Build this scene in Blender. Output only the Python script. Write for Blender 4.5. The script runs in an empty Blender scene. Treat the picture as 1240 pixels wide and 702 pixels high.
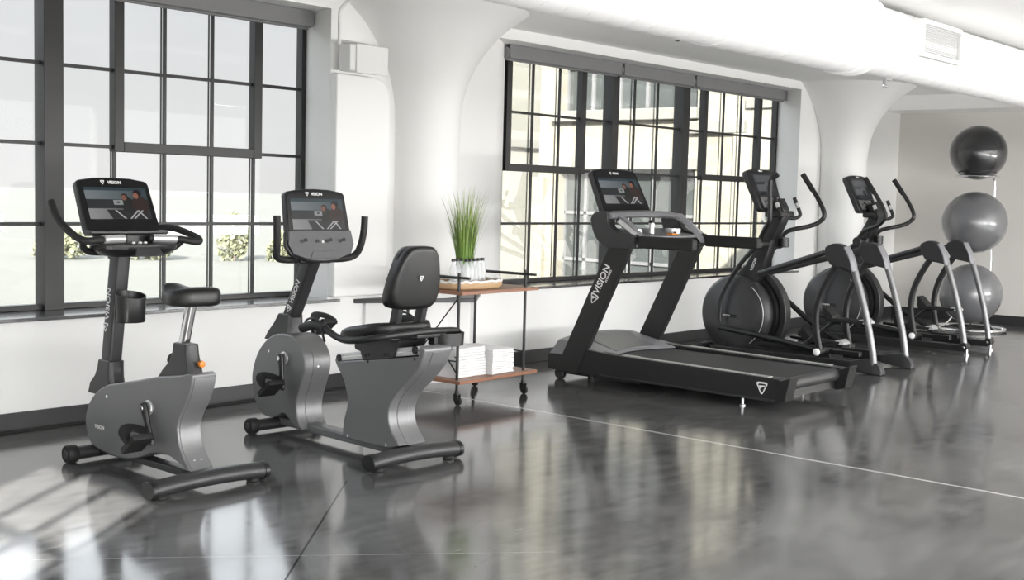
import bpy, bmesh, math, random
from mathutils import Vector, Matrix
random.seed(7)
SC = bpy.context.scene
COL = SC.collection
PI = math.pi

# ------------------------------------------------------------------ helpers
def V(*a): return Vector(a)

def cr(pts, n=6, closed=False):
    """Catmull-Rom through points (2-D or 3-D)."""
    P = [Vector(p) for p in pts]; m = len(P); out = []
    rng = range(m) if closed else range(m-1)
    for i in rng:
        p1, p2 = P[i], P[(i+1) % m]
        p0 = P[i-1] if (closed or i > 0) else p1*2-p2
        p3 = P[(i+2) % m] if (closed or i+2 < m) else p2*2-p1
        for k in range(n):
            t = k/n
            out.append(0.5*((2*p1)+(p2-p0)*t+(2*p0-5*p1+4*p2-p3)*t*t+(3*p1-p0-3*p2+p3)*t**3))
    if not closed: out.append(P[-1].copy())
    return out

def box(bm, c, s, rot=None):
    M = Matrix.Translation(c) @ (rot.to_4x4() if rot else Matrix()) @ Matrix.Diagonal((*s, 1))
    return bmesh.ops.create_cube(bm, size=1, matrix=M)['verts']

def boxm(bm, lo, hi):
    lo, hi = Vector(lo), Vector(hi)
    return box(bm, (lo+hi)/2, hi-lo)

def rings(bm, R, closed=True, caps=True):
    vs = [[bm.verts.new(p) for p in r] for r in R]
    n = len(vs[0])
    for a, b in zip(vs, vs[1:]):
        for i in range(n if closed else n-1):
            j = (i+1) % n
            bm.faces.new((a[i], a[j], b[j], b[i]))
    if caps and closed:
        bm.faces.new(vs[0][::-1]); bm.faces.new(vs[-1])
    return vs

def prism(bm, yz, x0, x1):
    """profile in the (y,z) plane extruded along x"""
    rings(bm, [[V(x0, p[0], p[1]) for p in yz], [V(x1, p[0], p[1]) for p in yz]])

def prism_z(bm, xy, z0, z1):
    rings(bm, [[V(p[0], p[1], z0) for p in xy], [V(p[0], p[1], z1) for p in xy]])

def prism_y(bm, xz, y0, y1):
    rings(bm, [[V(p[0], y0, p[1]) for p in xz], [V(p[0], y1, p[1]) for p in xz]])

def tube(bm, pts, r, n=12, sm=5, closed=False, flat=(1, 1), hint=(0, 0, 1), caps=True):
    P = cr(pts, sm, closed) if sm else [Vector(p) for p in pts]
    m = len(P); rad = []
    if isinstance(r, (list, tuple)):
        for i in range(m):
            f = i/(m-1)*(len(r)-1); k = min(int(f), len(r)-2)
            rad.append(r[k]+(r[k+1]-r[k])*(f-k))
    else: rad = [r]*m
    R = []; h = Vector(hint)
    for i in range(m):
        a = P[i-1] if (i > 0 or closed) else P[i]
        b = P[(i+1) % m] if (i < m-1 or closed) else P[i]
        t = (b-a).normalized()
        s = t.cross(h)
        if s.length < 0.05: s = t.cross(V(0, 1, 0) if abs(t.y) < .9 else V(1, 0, 0))
        s.normalize(); u = s.cross(t)
        if not (abs(Vector(hint).z) == 1 and False): h = u
        R.append([P[i]+s*math.cos(k/n*2*PI)*rad[i]*flat[0]+u*math.sin(k/n*2*PI)*rad[i]*flat[1] for k in range(n)])
    if closed:
        vs = [[bm.verts.new(p) for p in q] for q in R]
        # keep the last ring in step with the first
        for a in range(m):
            A, B = vs[a], vs[(a+1) % m]
            off = 0
            if a == m-1:
                off = min(range(n), key=lambda o: (A[0].co-B[o].co).length)
            for i in range(n):
                bm.faces.new((A[i], A[(i+1) % n], B[(i+1+off) % n], B[(i+off) % n]))
    else: rings(bm, R, True, caps)

def rtube(bm, pts, hx, hy, r, sm=4):
    """rounded-rectangle bar along a path in the (y,z) plane"""
    P = cr(pts, sm) if sm else [Vector(p) for p in pts]; R = []
    for i, p in enumerate(P):
        t = (P[min(i+1, len(P)-1)]-P[max(i-1, 0)]).normalized(); v = V(1, 0, 0).cross(t).normalized()
        R.append([p+V(a, 0, 0)+v*b_ for a, b_ in rrect(2*hx, 2*hy, r, 4)])
    rings(bm, R)

def lathe(bm, prof, c=(0, 0, 0), axis='Z', n=32, caps=True):
    R = []
    for r, z in prof:
        ring = []
        for k in range(n):
            a = k/n*2*PI; p = V(r*math.cos(a), r*math.sin(a), z)
            if axis == 'X': p = V(p.z, p.x, p.y)
            elif axis == 'Y': p = V(p.x, p.z, -p.y) if False else V(p.y, p.z, p.x)
            ring.append(p+Vector(c))
        R.append(ring)
    rings(bm, R, True, caps)

def cyl(bm, c, r, h, axis='Z', n=24, ch=0.0):
    ch = min(ch, r*.5, h*.4)
    p = [(r-ch, -h/2), (r, -h/2+ch), (r, h/2-ch), (r-ch, h/2)] if ch else [(r, -h/2), (r, h/2)]
    lathe(bm, p, c, axis, n)

def cyl2(bm, a, b, r, n=16):
    tube(bm, [a, b], r, n, 0)

def ball(bm, c, r, seg=32, sc=(1, 1, 1)):
    bmesh.ops.create_uvsphere(bm, u_segments=seg, v_segments=seg//2, radius=1,
                              matrix=Matrix.Translation(c) @ Matrix.Diagonal((r*sc[0], r*sc[1], r*sc[2], 1)))

def rrect(w, h, r, n=5, cx=0, cy=0):
    out = []
    for sx, sy, a0 in ((1, 1, 0), (-1, 1, 90), (-1, -1, 180), (1, -1, 270)):
        for k in range(n+1):
            a = math.radians(a0+90*k/n)
            out.append((cx+sx*(w/2-r)+r*math.cos(a), cy+sy*(h/2-r)+r*math.sin(a)))
    return out

def panel(bm, poly, o, ex, ey, d):
    """2-D polygon on the plane (o,ex,ey), thickened by d along ex x ey"""
    o, ex, ey = Vector(o), Vector(ex).normalized(), Vector(ey).normalized()
    nrm = ex.cross(ey).normalized()
    rings(bm, [[o+ex*p[0]+ey*p[1] for p in poly], [o+ex*p[0]+ey*p[1]+nrm*d for p in poly]])

def BM(): return bmesh.new()

def obj(name, bm, mat, parent=None, bev=0, seg=2, ang=35, sub=0, label=None):
    bmesh.ops.recalc_face_normals(bm, faces=bm.faces)
    me = bpy.data.meshes.new(name); bm.to_mesh(me); bm.free()
    for p in me.polygons: p.use_smooth = True
    if not bev: me.set_sharp_from_angle(angle=math.radians(ang))
    me.materials.append(mat)
    o = bpy.data.objects.new(name, me); COL.objects.link(o)
    if bev:
        b = o.modifiers.new('bevel', 'BEVEL'); b.width = bev; b.segments = seg
        b.limit_method = 'ANGLE'; b.angle_limit = math.radians(35); b.harden_normals = True
    if sub:
        s = o.modifiers.new('sub', 'SUBSURF'); s.levels = s.render_levels = sub
    if parent: o.parent = parent
    if label: o['label'] = label
    return o

def tag(o, label, cat, group=None):
    o['label'] = label; o['category'] = cat
    if group: o['group'] = group
    return o

def thing(name, label, cat, loc, deg=0, group=None):
    o = bpy.data.objects.new(name, None); COL.objects.link(o)
    o.empty_display_size = .1; o.location = loc; o.rotation_euler = (0, 0, math.radians(deg))
    return tag(o, label, cat, group)

def struct(name, bm, mat, parent=None, **k):
    o = obj(name, bm, mat, parent, **k)
    if not parent: o['kind'] = 'structure'
    return o

def dup(root, loc, label, deg=None):
    r = root.copy(); COL.objects.link(r); r.location = loc
    if deg is not None: r.rotation_euler = (0, 0, math.radians(deg))
    r['label'] = label
    for ch in list(root.children):
        c = ch.copy(); COL.objects.link(c); c.parent = r
        for g in list(ch.children):
            d = g.copy(); COL.objects.link(d); d.parent = c
    return r

def text(name, body, size, o, ex, ey, mat, parent, depth=.0012, squash=1.0, align='CENTER', bold=0.0):
    cu = bpy.data.curves.new('t', 'FONT'); cu.body = body; cu.size = size
    cu.extrude = depth/2; cu.align_x = align; cu.align_y = 'CENTER'; cu.offset = bold; cu.resolution_u = 3
    t = bpy.data.objects.new('t', cu); COL.objects.link(t)
    dg = bpy.context.evaluated_depsgraph_get()
    me = bpy.data.meshes.new_from_object(t.evaluated_get(dg))
    bpy.data.objects.remove(t)
    ex, ey = Vector(ex).normalized(), Vector(ey).normalized(); ez = ex.cross(ey).normalized(); ey = ez.cross(ex)
    M = Matrix((ex*squash, ey, ez)).transposed().to_4x4(); M.translation = Vector(o)
    me.transform(M); me.materials.clear(); me.materials.append(mat)
    ob = bpy.data.objects.new(name, me); COL.objects.link(ob); ob.parent = parent
    return ob

def shield(bm, o, ex, ey, s, d=.0015):
    """three-sided shield outline with an inner stroke"""
    out = cr([(-.5, .42), (0, .5), (.5, .42), (.32, -.05), (0, -.55), (-.32, -.05)], 4, True)
    outer = [(p.x*s, p.y*s) for p in out]; inner = [(p.x*s*.72, p.y*s*.72) for p in out]
    o, ex, ey = Vector(o), Vector(ex).normalized(), Vector(ey).normalized(); nn = ex.cross(ey)
    n = len(outer)
    def ring(pl, h): return [bm.verts.new(o+ex*a+ey*b+nn*h) for a, b in pl]
    A, B, Cc, D = ring(outer, 0), ring(outer, d), ring(inner, d), ring(inner, 0)
    for i in range(n):
        j = (i+1) % n
        for p, q in ((A, B), (B, Cc), (Cc, D), (D, A)):
            bm.faces.new((p[i], p[j], q[j], q[i]))
    st = [(-.3*s, .18*s), (-.1*s, .2*s), (.3*s, .22*s), (.26*s, .12*s), (0, .08*s), (-.12*s, -.12*s)]
    panel(bm, st, o, ex, ey, d)

# ------------------------------------------------------------------ materials
def nodes(name):
    m = bpy.data.materials.new(name); m.use_nodes = True
    nt = m.node_tree; b = nt.nodes['Principled BSDF']
    return m, nt, b

def MATH(nt, op, a, b=None, c=None):
    n = nt.nodes.new('ShaderNodeMath'); n.operation = op
    for i, v in enumerate((a, b, c)):
        if v is None: continue
        if isinstance(v, (int, float)): n.inputs[i].default_value = v
        else: nt.links.new(v, n.inputs[i])
    return n.outputs[0]

def MIX(nt, f, a, b):
    n = nt.nodes.new('ShaderNodeMix'); n.data_type = 'RGBA'
    for s, v in ((n.inputs[0], f), (n.inputs[6], a), (n.inputs[7], b)):
        if isinstance(v, (int, float)): s.default_value = v
        elif isinstance(v, tuple): s.default_value = (*v, 1) if len(v) == 3 else v
        else: nt.links.new(v, s)
    return n.outputs[2]

def NOISE(nt, vec, scale, detail=4, rough=.55):
    n = nt.nodes.new('ShaderNodeTexNoise'); n.inputs['Scale'].default_value = scale
    n.inputs['Detail'].default_value = detail; n.inputs['Roughness'].default_value = rough
    if vec is not None: nt.links.new(vec, n.inputs['Vector'])
    return n.outputs['Fac']

def coord(nt, which='Object'):
    return nt.nodes.new('ShaderNodeTexCoord').outputs[which]

def mat(name, col, rough=.5, metal=0, var=.12, ns=40, rv=.08, bump=0, bs=300, spec=.5, coat=0, sheen=0):
    m, nt, b = nodes(name); oc = coord(nt)
    f = NOISE(nt, oc, ns)
    lo = tuple(c*(1-var) for c in col); hi = tuple(min(1, c*(1+var)) for c in col)
    nt.links.new(MIX(nt, f, lo, hi), b.inputs['Base Color'])
    nt.links.new(MATH(nt, 'MULTIPLY_ADD', f, rv, rough-rv/2), b.inputs['Roughness'])
    b.inputs['Metallic'].default_value = metal; b.inputs['Specular IOR Level'].default_value = spec
    b.inputs['Coat Weight'].default_value = coat; b.inputs['Coat Roughness'].default_value = .12
    if sheen: b.inputs['Sheen Weight'].default_value = sheen
    if bump:
        bn = nt.nodes.new('ShaderNodeBump'); bn.inputs['Strength'].default_value = bump; bn.inputs['Distance'].default_value = .002
        nt.links.new(NOISE(nt, oc, bs), bn.inputs['Height']); nt.links.new(bn.outputs[0], b.inputs['Normal'])
    return m

M = dict(
    wall=mat('white_wall_paint', (.84, .84, .83), .62, var=.015, ns=3, bump=.06, bs=90),
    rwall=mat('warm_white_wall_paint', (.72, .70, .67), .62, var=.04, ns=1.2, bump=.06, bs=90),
    ceil=mat('white_ceiling_paint', (.9, .9, .89), .7, var=.015, ns=3),
    base=mat('black_baseboard_paint', (.022, .022, .024), .45),
    frame=mat('dark_steel_window_paint', (.012, .0118, .0125), .42, var=.15),
    blind=mat('grey_blind_fabric', (.19, .19, .195), .6, bump=.1, bs=500),
    sill=mat('dark_slate_sill', (.022, .022, .024), .22, var=.2, ns=15, spec=1.0, coat=1),
    grey=mat('grey_metallic_paint', (.19, .19, .195), .4, metal=.4, var=.05, ns=8, spec=.45),
    charcoal=mat('charcoal_paint', (.032, .032, .034), .38, metal=.15, var=.06, ns=8),
    black=mat('black_plastic', (.009, .009, .0095), .38, var=.2),
    satin=mat('satin_black_paint', (.009, .009, .0095), .45, var=.15, ns=20),
    rubber=mat('black_rubber', (.008, .008, .008), .65, bump=.15, bs=400),
    vinyl=mat('black_vinyl_upholstery', (.008, .008, .0082), .38, bump=.12, bs=600),
    gloss=mat('gloss_black_bezel', (.008, .008, .009), .12, var=.1, spec=.55),
    chrome=mat('polished_steel', (.72, .72, .73), .14, metal=1, var=.05),
    alu=mat('brushed_aluminium', (.66, .66, .67), .32, metal=.6, var=.08),
    silver=mat('silver_leg_paint', (.19, .19, .195), .36, metal=.6, var=.05),
    white=mat('white_print', (.8, .8, .8), .5, var=.03),
    belt=mat('black_running_belt', (.02, .02, .021), .6, var=.3, ns=200, bump=.2, bs=500),
    hood=mat('silver_grey_plastic', (.22, .22, .235), .4, metal=.25, var=.06),
    ledge=mat('dark_ledge_paint', (.03, .03, .032), .4),
    pgrey=mat('mid_grey_panel', (.085, .085, .09), .42, var=.05),
    strip=mat('ribbed_light_strip', (.34, .34, .33), .5, var=.35, ns=160),
    ballg=mat('grey_pearl_vinyl', (.15, .152, .16), .24, var=.05, ns=10, spec=.6, coat=.5),
    balld=mat('dark_graphite_vinyl', (.03, .03, .032), .2, var=.05, ns=10, spec=.6, coat=.5),
    orange=mat('orange_plastic', (.6, .2, .025), .4),
    towel=mat('white_terry_cloth', (.74, .74, .74), .9, var=.04, ns=60, bump=.5, bs=350, sheen=.3),
    duct=mat('white_painted_duct_metal', (.9, .9, .9), .45, var=.015, ns=4),
    boxw=mat('white_enamel', (.78, .78, .77), .5, var=.02),
    grille=mat('light_grey_grille', (.6, .6, .6), .5, var=.03),
    pot=mat('white_glazed_pot', (.7, .7, .69), .35),
    cap=mat('black_bottle_cap', (.015, .015, .015), .4),
    trunk=mat('shrub_bark', (.1, .08, .06), .9, var=.3),
    pane_ext=mat('building_window_glass', (.045, .05, .048), .1, var=.5, ns=.8, spec=.6),
    stone=mat('pale_stone_trim', (.15, .147, .13), .8, var=.12, ns=6),
    fgrey=mat('grey_window_frame_paint', (.12, .12, .12), .6),
)

def wood_mat(name, c1, c2, rough=.42, axis='X'):
    m, nt, b = nodes(name); oc = coord(nt)
    mp = nt.nodes.new('ShaderNodeMapping'); nt.links.new(oc, mp.inputs['Vector'])
    mp.inputs['Scale'].default_value = (2, 30, 30) if axis == 'X' else (30, 2, 30)
    f = NOISE(nt, mp.outputs[0], 3, 6, .65)
    nt.links.new(MIX(nt, f, c1, c2), b.inputs['Base Color']); b.inputs['Roughness'].default_value = rough
    return m
M['wood'] = wood_mat('reddish_brown_wood', (.13, .05, .026), (.36, .17, .10))
M['tan'] = wood_mat('tan_woven_wood', (.36, .22, .11), (.62, .45, .28), .6)

def grass_mat():
    m, nt, b = nodes('green_grass_blade'); oc = coord(nt)
    sx = nt.nodes.new('ShaderNodeSeparateXYZ'); nt.links.new(oc, sx.inputs[0])
    f = NOISE(nt, oc, 60)
    z = MATH(nt, 'MULTIPLY_ADD', sx.outputs[2], 1.4, MATH(nt, 'MULTIPLY_ADD', f, .5, -.45))
    c = MIX(nt, z, (.13, .25, .03), (.42, .46, .19))
    nt.links.new(c, b.inputs['Base Color']); b.inputs['Roughness'].default_value = .5
    return m
M['grass'] = grass_mat()

def leaf_mat(name, c1, c2):
    m, nt, b = nodes(name); oc = coord(nt)
    c = MIX(nt, NOISE(nt, oc, 4, 5, .7), c1, c2); nt.links.new(c, b.inputs['Base Color'])
    b.inputs['Roughness'].default_value = .8; b.inputs['Specular IOR Level'].default_value = .1
    tl = nt.nodes.new('ShaderNodeBsdfTranslucent'); nt.links.new(c, tl.inputs[0])
    mx = nt.nodes.new('ShaderNodeMixShader'); mx.inputs[0].default_value = .5
    nt.links.new(b.outputs[0], mx.inputs[1]); nt.links.new(tl.outputs[0], mx.inputs[2])
    nt.links.new(mx.outputs[0], nt.nodes['Material Output'].inputs[0])
    return m
M['leaf'] = leaf_mat('pale_shrub_leaf', (.19, .20, .12), (.28, .28, .20))

def glass_mat(name, tint=(1, 1, 1), refl=1.0):
    m = bpy.data.materials.new(name); m.use_nodes = True; nt = m.node_tree; nt.nodes.clear()
    out = nt.nodes.new('ShaderNodeOutputMaterial'); mx = nt.nodes.new('ShaderNodeMixShader')
    tr = nt.nodes.new('ShaderNodeBsdfTransparent'); gl = nt.nodes.new('ShaderNodeBsdfGlossy')
    fr = nt.nodes.new('ShaderNodeFresnel'); fr.inputs[0].default_value = 1.45
    n = NOISE(nt, coord(nt), 2)
    nt.links.new(MIX(nt, n, tuple(t*.97 for t in tint), tint), tr.inputs[0])
    gl.inputs['Roughness'].default_value = .02
    nt.links.new(MATH(nt, 'MULTIPLY', fr.outputs[0], refl), mx.inputs[0])
    nt.links.new(tr.outputs[0], mx.inputs[1]); nt.links.new(gl.outputs[0], mx.inputs[2]); nt.links.new(mx.outputs[0], out.inputs[0])
    return m
M['glass'] = glass_mat('clear_window_glass', (.985, .99, .988), .4)

def bottle_mat():
    m, nt, b = nodes('clear_bottle_plastic')
    nt.links.new(MIX(nt, NOISE(nt, coord(nt), 45), (.82, .86, .9), (.95, .96, .97)), b.inputs['Base Color'])
    b.inputs['Roughness'].default_value = .08; b.inputs['Alpha'].default_value = .38
    return m
M['bottle'] = bottle_mat()

def brick_mat():
    m, nt, b = nodes('cream_brick'); oc = coord(nt)
    mp = nt.nodes.new('ShaderNodeMapping'); mp.inputs['Rotation'].default_value = (0, PI/2, 0)
    # wall faces -x: map (y,z) onto the brick plane
    sp = nt.nodes.new('ShaderNodeSeparateXYZ'); cb = nt.nodes.new('ShaderNodeCombineXYZ')
    nt.links.new(oc, sp.inputs[0]); nt.links.new(MATH(nt, 'ADD', sp.outputs[1], sp.outputs[0]), cb.inputs[0]); nt.links.new(sp.outputs[2], cb.inputs[1])
    br = nt.nodes.new('ShaderNodeTexBrick'); nt.links.new(cb.outputs[0], br.inputs['Vector'])
    br.inputs['Scale'].default_value = 4.2; br.inputs['Mortar Size'].default_value = .012
    br.inputs['Color1'].default_value = (.20, .19, .15, 1); br.inputs['Color2'].default_value = (.175, .16, .118, 1)
    br.inputs['Mortar'].default_value = (.21, .20, .17, 1)
    f = NOISE(nt, oc, 2.5, 5, .6)
    nt.links.new(MIX(nt, MATH(nt, 'MULTIPLY', f, .55), br.outputs['Color'], (.21, .20, .172)), b.inputs['Base Color'])
    b.inputs['Roughness'].default_value = .9
    return m
M['brick'] = brick_mat()
M['brick2'] = mat('cream_painted_masonry', (.20, .195, .17), .9, var=.08, ns=3)

def ground_mat():
    m, nt, b = nodes('dry_pale_lawn'); oc = coord(nt)
    f = NOISE(nt, oc, .08, 6, .65)
    nt.links.new(MIX(nt, f, (.072, .074, .062), (.094, .093, .085)), b.inputs['Base Color']); b.inputs['Roughness'].default_value = .95
    return m
M['ground'] = ground_mat()

def floor_mat():
    m, nt, b = nodes('polished_concrete'); oc = coord(nt)
    big = NOISE(nt, oc, .55, 6, .62); mid = NOISE(nt, oc, 3.2, 8, .7); fine = NOISE(nt, oc, 30, 6, .7)
    mp = nt.nodes.new('ShaderNodeMapping'); mp.inputs['Scale'].default_value = (2.2, 9, 1); mp.inputs['Rotation'].default_value = (0, 0, .75)
    nt.links.new(oc, mp.inputs['Vector']); swirl = NOISE(nt, mp.outputs[0], 2.0, 6, .6)
    f = MATH(nt, 'MULTIPLY_ADD', big, .45, MATH(nt, 'MULTIPLY_ADD', mid, .35, MATH(nt, 'MULTIPLY_ADD', swirl, .35, MATH(nt, 'MULTIPLY_ADD', fine, .07, -.15))))
    ramp = nt.nodes.new('ShaderNodeValToRGB'); nt.links.new(f, ramp.inputs[0])
    e = ramp.color_ramp.elements; e[0].position = .3; e[0].color = (.028, .028, .03, 1); e[1].position = .68; e[1].color = (.185, .183, .182, 1)
    base = ramp.outputs[0]
    sp = nt.nodes.new('ShaderNodeSeparateXYZ'); nt.links.new(oc, sp.inputs[0]); x, y = sp.outputs[0], sp.outputs[1]
    def line(x0, y0, x1, y1, w, wob=0.0):
        L = math.hypot(x1-x0, y1-y0); dx, dy = (x1-x0)/L, (y1-y0)/L
        s = MATH(nt, 'ADD', MATH(nt, 'MULTIPLY', MATH(nt, 'SUBTRACT', x, x0), dx), MATH(nt, 'MULTIPLY', MATH(nt, 'SUBTRACT', y, y0), dy))
        t = MATH(nt, 'ADD', MATH(nt, 'MULTIPLY', MATH(nt, 'SUBTRACT', x, x0), -dy), MATH(nt, 'MULTIPLY', MATH(nt, 'SUBTRACT', y, y0), dx))
        if wob: t = MATH(nt, 'ADD', t, MATH(nt, 'MULTIPLY_ADD', fine, wob, -wob/2))
        a = MATH(nt, 'LESS_THAN', MATH(nt, 'ABSOLUTE', t), w)
        return MATH(nt, 'MULTIPLY', a, MATH(nt, 'MULTIPLY', MATH(nt, 'GREATER_THAN', s, 0), MATH(nt, 'LESS_THAN', s, L)))
    white = line(5.57, -4, 5.575, 5.9, .0125, .012)
    crack = line(2.36, 3.03, 3.56, 4.06, .0042)
    scr = line(1.5, 4.37, 3.4, 2.72, .0022, .003)
    scr2 = line(3.1, 3.1, 4.6, 3.45, .003, .01)
    c = MIX(nt, white, base, (.42, .42, .41))
    c = MIX(nt, crack, c, (.012, .012, .012))
    c = MIX(nt, MATH(nt, 'MULTIPLY', scr, .55), c, (.4, .4, .4))
    c = MIX(nt, MATH(nt, 'MULTIPLY', scr2, .1), c, (.35, .35, .35))
    nt.links.new(c, b.inputs['Base Color'])
    nt.links.new(MATH(nt, 'MULTIPLY_ADD', mid, .16, MATH(nt, 'MULTIPLY_ADD', swirl, .08, .005)), b.inputs['Roughness'])
    nt.links.new(MATH(nt, 'MULTIPLY_ADD', crack, -.45, .5), b.inputs['Specular IOR Level'])
    b.inputs['IOR'].default_value = 2.15
    bn = nt.nodes.new('ShaderNodeBump'); bn.inputs['Strength'].default_value = .025; bn.inputs['Distance'].default_value = .003
    nt.links.new(mid, bn.inputs['Height']); nt.links.new(bn.outputs[0], b.inputs['Normal'])
    return m
M['floor'] = floor_mat()

def screen_mat(name, bright=1.0, simple=False):
    """what the display shows: bands of grey wall, two people from the chest up on cycles"""
    m, nt, b = nodes(name)
    sp = nt.nodes.new('ShaderNodeSeparateXYZ'); nt.links.new(coord(nt, 'Generated'), sp.inputs[0])
    x, y = sp.outputs[0], sp.outputs[2]
    def rect(x0, x1, y0, y1, sk=0):
        xx = MATH(nt, 'MULTIPLY_ADD', y, -sk, x) if sk else x
        f = MATH(nt, 'MULTIPLY', MATH(nt, 'GREATER_THAN', xx, x0), MATH(nt, 'LESS_THAN', xx, x1))
        return MATH(nt, 'MULTIPLY', f, MATH(nt, 'MULTIPLY', MATH(nt, 'GREATER_THAN', y, y0), MATH(nt, 'LESS_THAN', y, y1)))
    def ell(cx, cy, rx, ry):
        a = MATH(nt, 'POWER', MATH(nt, 'DIVIDE', MATH(nt, 'SUBTRACT', x, cx), rx), 2)
        c = MATH(nt, 'POWER', MATH(nt, 'DIVIDE', MATH(nt, 'SUBTRACT', y, cy), ry), 2)
        return MATH(nt, 'LESS_THAN', MATH(nt, 'ADD', a, c), 1)
    c = (.018, .02, .022)
    n = NOISE(nt, coord(nt, 'Generated'), 6)
    if not simple:
        c = MIX(nt, rect(0, 1, .62, .9), c, MIX(nt, x, (.17, .19, .2), (.03, .05, .055)))
        c = MIX(nt, rect(0, 1, .9, 1), c, (.025, .045, .055))
        c = MIX(nt, rect(0, 1, .33, .62), c, (.022, .024, .026))
        c = MIX(nt, rect(0, 1, 0, .33), c, MIX(nt, x, (.26, .26, .26), (.03, .03, .03)))
        c = MIX(nt, rect(.36, 1, 0, .3, -.25), c, (.022, .022, .023))
        c = MIX(nt, ell(.66, .45, .12, .24), c, (.014, .016, .014))
        c = MIX(nt, ell(.86, .45, .14, .28), c, (.03, .017, .014))
        c = MIX(nt, ell(.625, .71, .055, .1), c, (.012, .008, .007))
        c = MIX(nt, ell(.615, .68, .042, .085), c, (.19, .085, .055))
        c = MIX(nt, ell(.845, .82, .07, .12), c, (.01, .008, .007))
        c = MIX(nt, ell(.815, .745, .042, .1), c, (.25, .1, .065))
        c = MIX(nt, rect(.43, .58, .45, .6), c, (.26, .28, .27))
        c = MIX(nt, rect(.48, .53, .5, .56), c, (.05, .05, .05))
        for x0, sk in ((.56, -.5), (.63, .55), (.69, .6), (.9, -.4)):
            c = MIX(nt, rect(x0, x0+.03, .01, .28, sk), c, (.38, .38, .38))
    else:
        c = MIX(nt, rect(.08, .9, .62, .92), c, (.07, .075, .078))
        c = MIX(nt, rect(.1, .75, .2, .5), c, (.09, .095, .1))
        c = MIX(nt, ell(.62, .52, .13, .1), c, (.1, .1, .1))
        c = MIX(nt, ell(.62, .3, .1, .14), c, (.02, .02, .02))
    b.inputs['Base Color'].default_value = (.006, .006, .007, 1); b.inputs['Roughness'].default_value = .12
    nt.links.new(MIX(nt, MATH(nt, 'MULTIPLY', n, .12), c, (0, 0, 0)), b.inputs['Emission Color'])
    b.inputs['Emission Strength'].default_value = bright
    return m
M['screen'] = screen_mat('lit_video_screen')
M['lcd'] = screen_mat('lit_console_display', 1, True)
# ------------------------------------------------------------------ camera (survey: f, pitch, roll, yaw)
FOC, PIT, ROL, YAW = 1467.294, 0.0786442, 0.0265619, 0.8534299
d = V(math.sin(YAW)*math.cos(PIT), math.cos(YAW)*math.cos(PIT), -math.sin(PIT))
r0 = V(math.cos(YAW), -math.sin(YAW), 0); u0 = r0.cross(d)
rr = r0*math.cos(ROL)+u0*math.sin(ROL); uu = -r0*math.sin(ROL)+u0*math.cos(ROL)
cam = bpy.data.cameras.new('camera'); cam.sensor_width = 36; cam.sensor_fit = 'HORIZONTAL'; cam.lens = 36*FOC/1240
cam.clip_start = .05; cam.clip_end = 2000
co = bpy.data.objects.new('camera', cam); COL.objects.link(co)
Mx = Matrix((rr, uu, -d)).transposed().to_4x4(); Mx.translation = (0, 0, 1.3); co.matrix_world = Mx
SC.camera = co

# ------------------------------------------------------------------ light and sky
sun = bpy.data.lights.new('sun', 'SUN'); sun.energy = 30; sun.angle = math.radians(.6); sun.color = (1, .97, .9)
so = bpy.data.objects.new('sun', sun); COL.objects.link(so)
so.rotation_euler = V(.81, .586, -.47).to_track_quat('-Z', 'Y').to_euler()
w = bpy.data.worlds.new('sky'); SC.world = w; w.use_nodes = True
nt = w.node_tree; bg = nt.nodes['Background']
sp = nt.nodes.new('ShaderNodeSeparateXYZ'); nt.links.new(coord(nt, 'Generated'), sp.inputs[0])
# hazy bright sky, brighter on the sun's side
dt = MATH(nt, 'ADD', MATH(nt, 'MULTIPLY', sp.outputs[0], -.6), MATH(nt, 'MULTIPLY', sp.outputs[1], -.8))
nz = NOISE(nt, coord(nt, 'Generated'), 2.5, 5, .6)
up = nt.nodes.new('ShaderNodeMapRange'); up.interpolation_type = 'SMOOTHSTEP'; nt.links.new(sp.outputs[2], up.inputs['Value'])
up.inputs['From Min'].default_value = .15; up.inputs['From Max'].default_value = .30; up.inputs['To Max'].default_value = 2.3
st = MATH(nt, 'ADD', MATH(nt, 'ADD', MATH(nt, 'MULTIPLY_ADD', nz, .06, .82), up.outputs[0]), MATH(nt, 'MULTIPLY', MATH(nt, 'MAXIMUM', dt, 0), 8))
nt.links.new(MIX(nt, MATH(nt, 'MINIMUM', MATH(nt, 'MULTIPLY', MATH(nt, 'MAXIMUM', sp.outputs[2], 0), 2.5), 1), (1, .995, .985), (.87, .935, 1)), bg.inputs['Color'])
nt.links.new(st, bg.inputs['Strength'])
def area(x, y, sx, sy, e, z=2.49):
    l = bpy.data.lights.new('added_ceiling_fill', 'AREA'); l.shape = 'RECTANGLE'; l.size = sx; l.size_y = sy; l.energy = e
    l.color = (1, .985, .96)
    o = bpy.data.objects.new('added_ceiling_fill', l); COL.objects.link(o); o.location = (x, y, z)
for x in (1.2, 4.2, 7.2, 10.2, 13.0):  # unseen fill lamps added under the ceiling to lift the room's brightness
    area(x, -1.8, 1.8, .9, 100)
for x in (.2, 3.2, 6.2, 9.2, 12.2):      # added fill lamps, unseen behind the camera, brighten upper walls and ceiling
    l = bpy.data.lights.new('added_up_fill', 'AREA'); l.shape = 'RECTANGLE'; l.size = 2.2; l.size_y = .3; l.energy = 92; l.color = (1, .985, .96)
    o = bpy.data.objects.new('added_up_fill', l); COL.objects.link(o); o.location = (x, -.7, .8)
    o.rotation_euler = V(0, .83, .56).to_track_quat('-Z', 'Y').to_euler()
for k in range(4):          # portals in the openings of the front wall help the renderer sample the sky
    l = bpy.data.lights.new('sky_portal', 'AREA'); l.shape = 'RECTANGLE'; l.size = 3.1; l.size_y = 1.9; l.cycles.is_portal = True
    o = bpy.data.objects.new('sky_portal', l); COL.objects.link(o); o.location = (1.3+3.4*k, -4.1, 1.5); o.rotation_euler = (PI/2, 0, PI)

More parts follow.
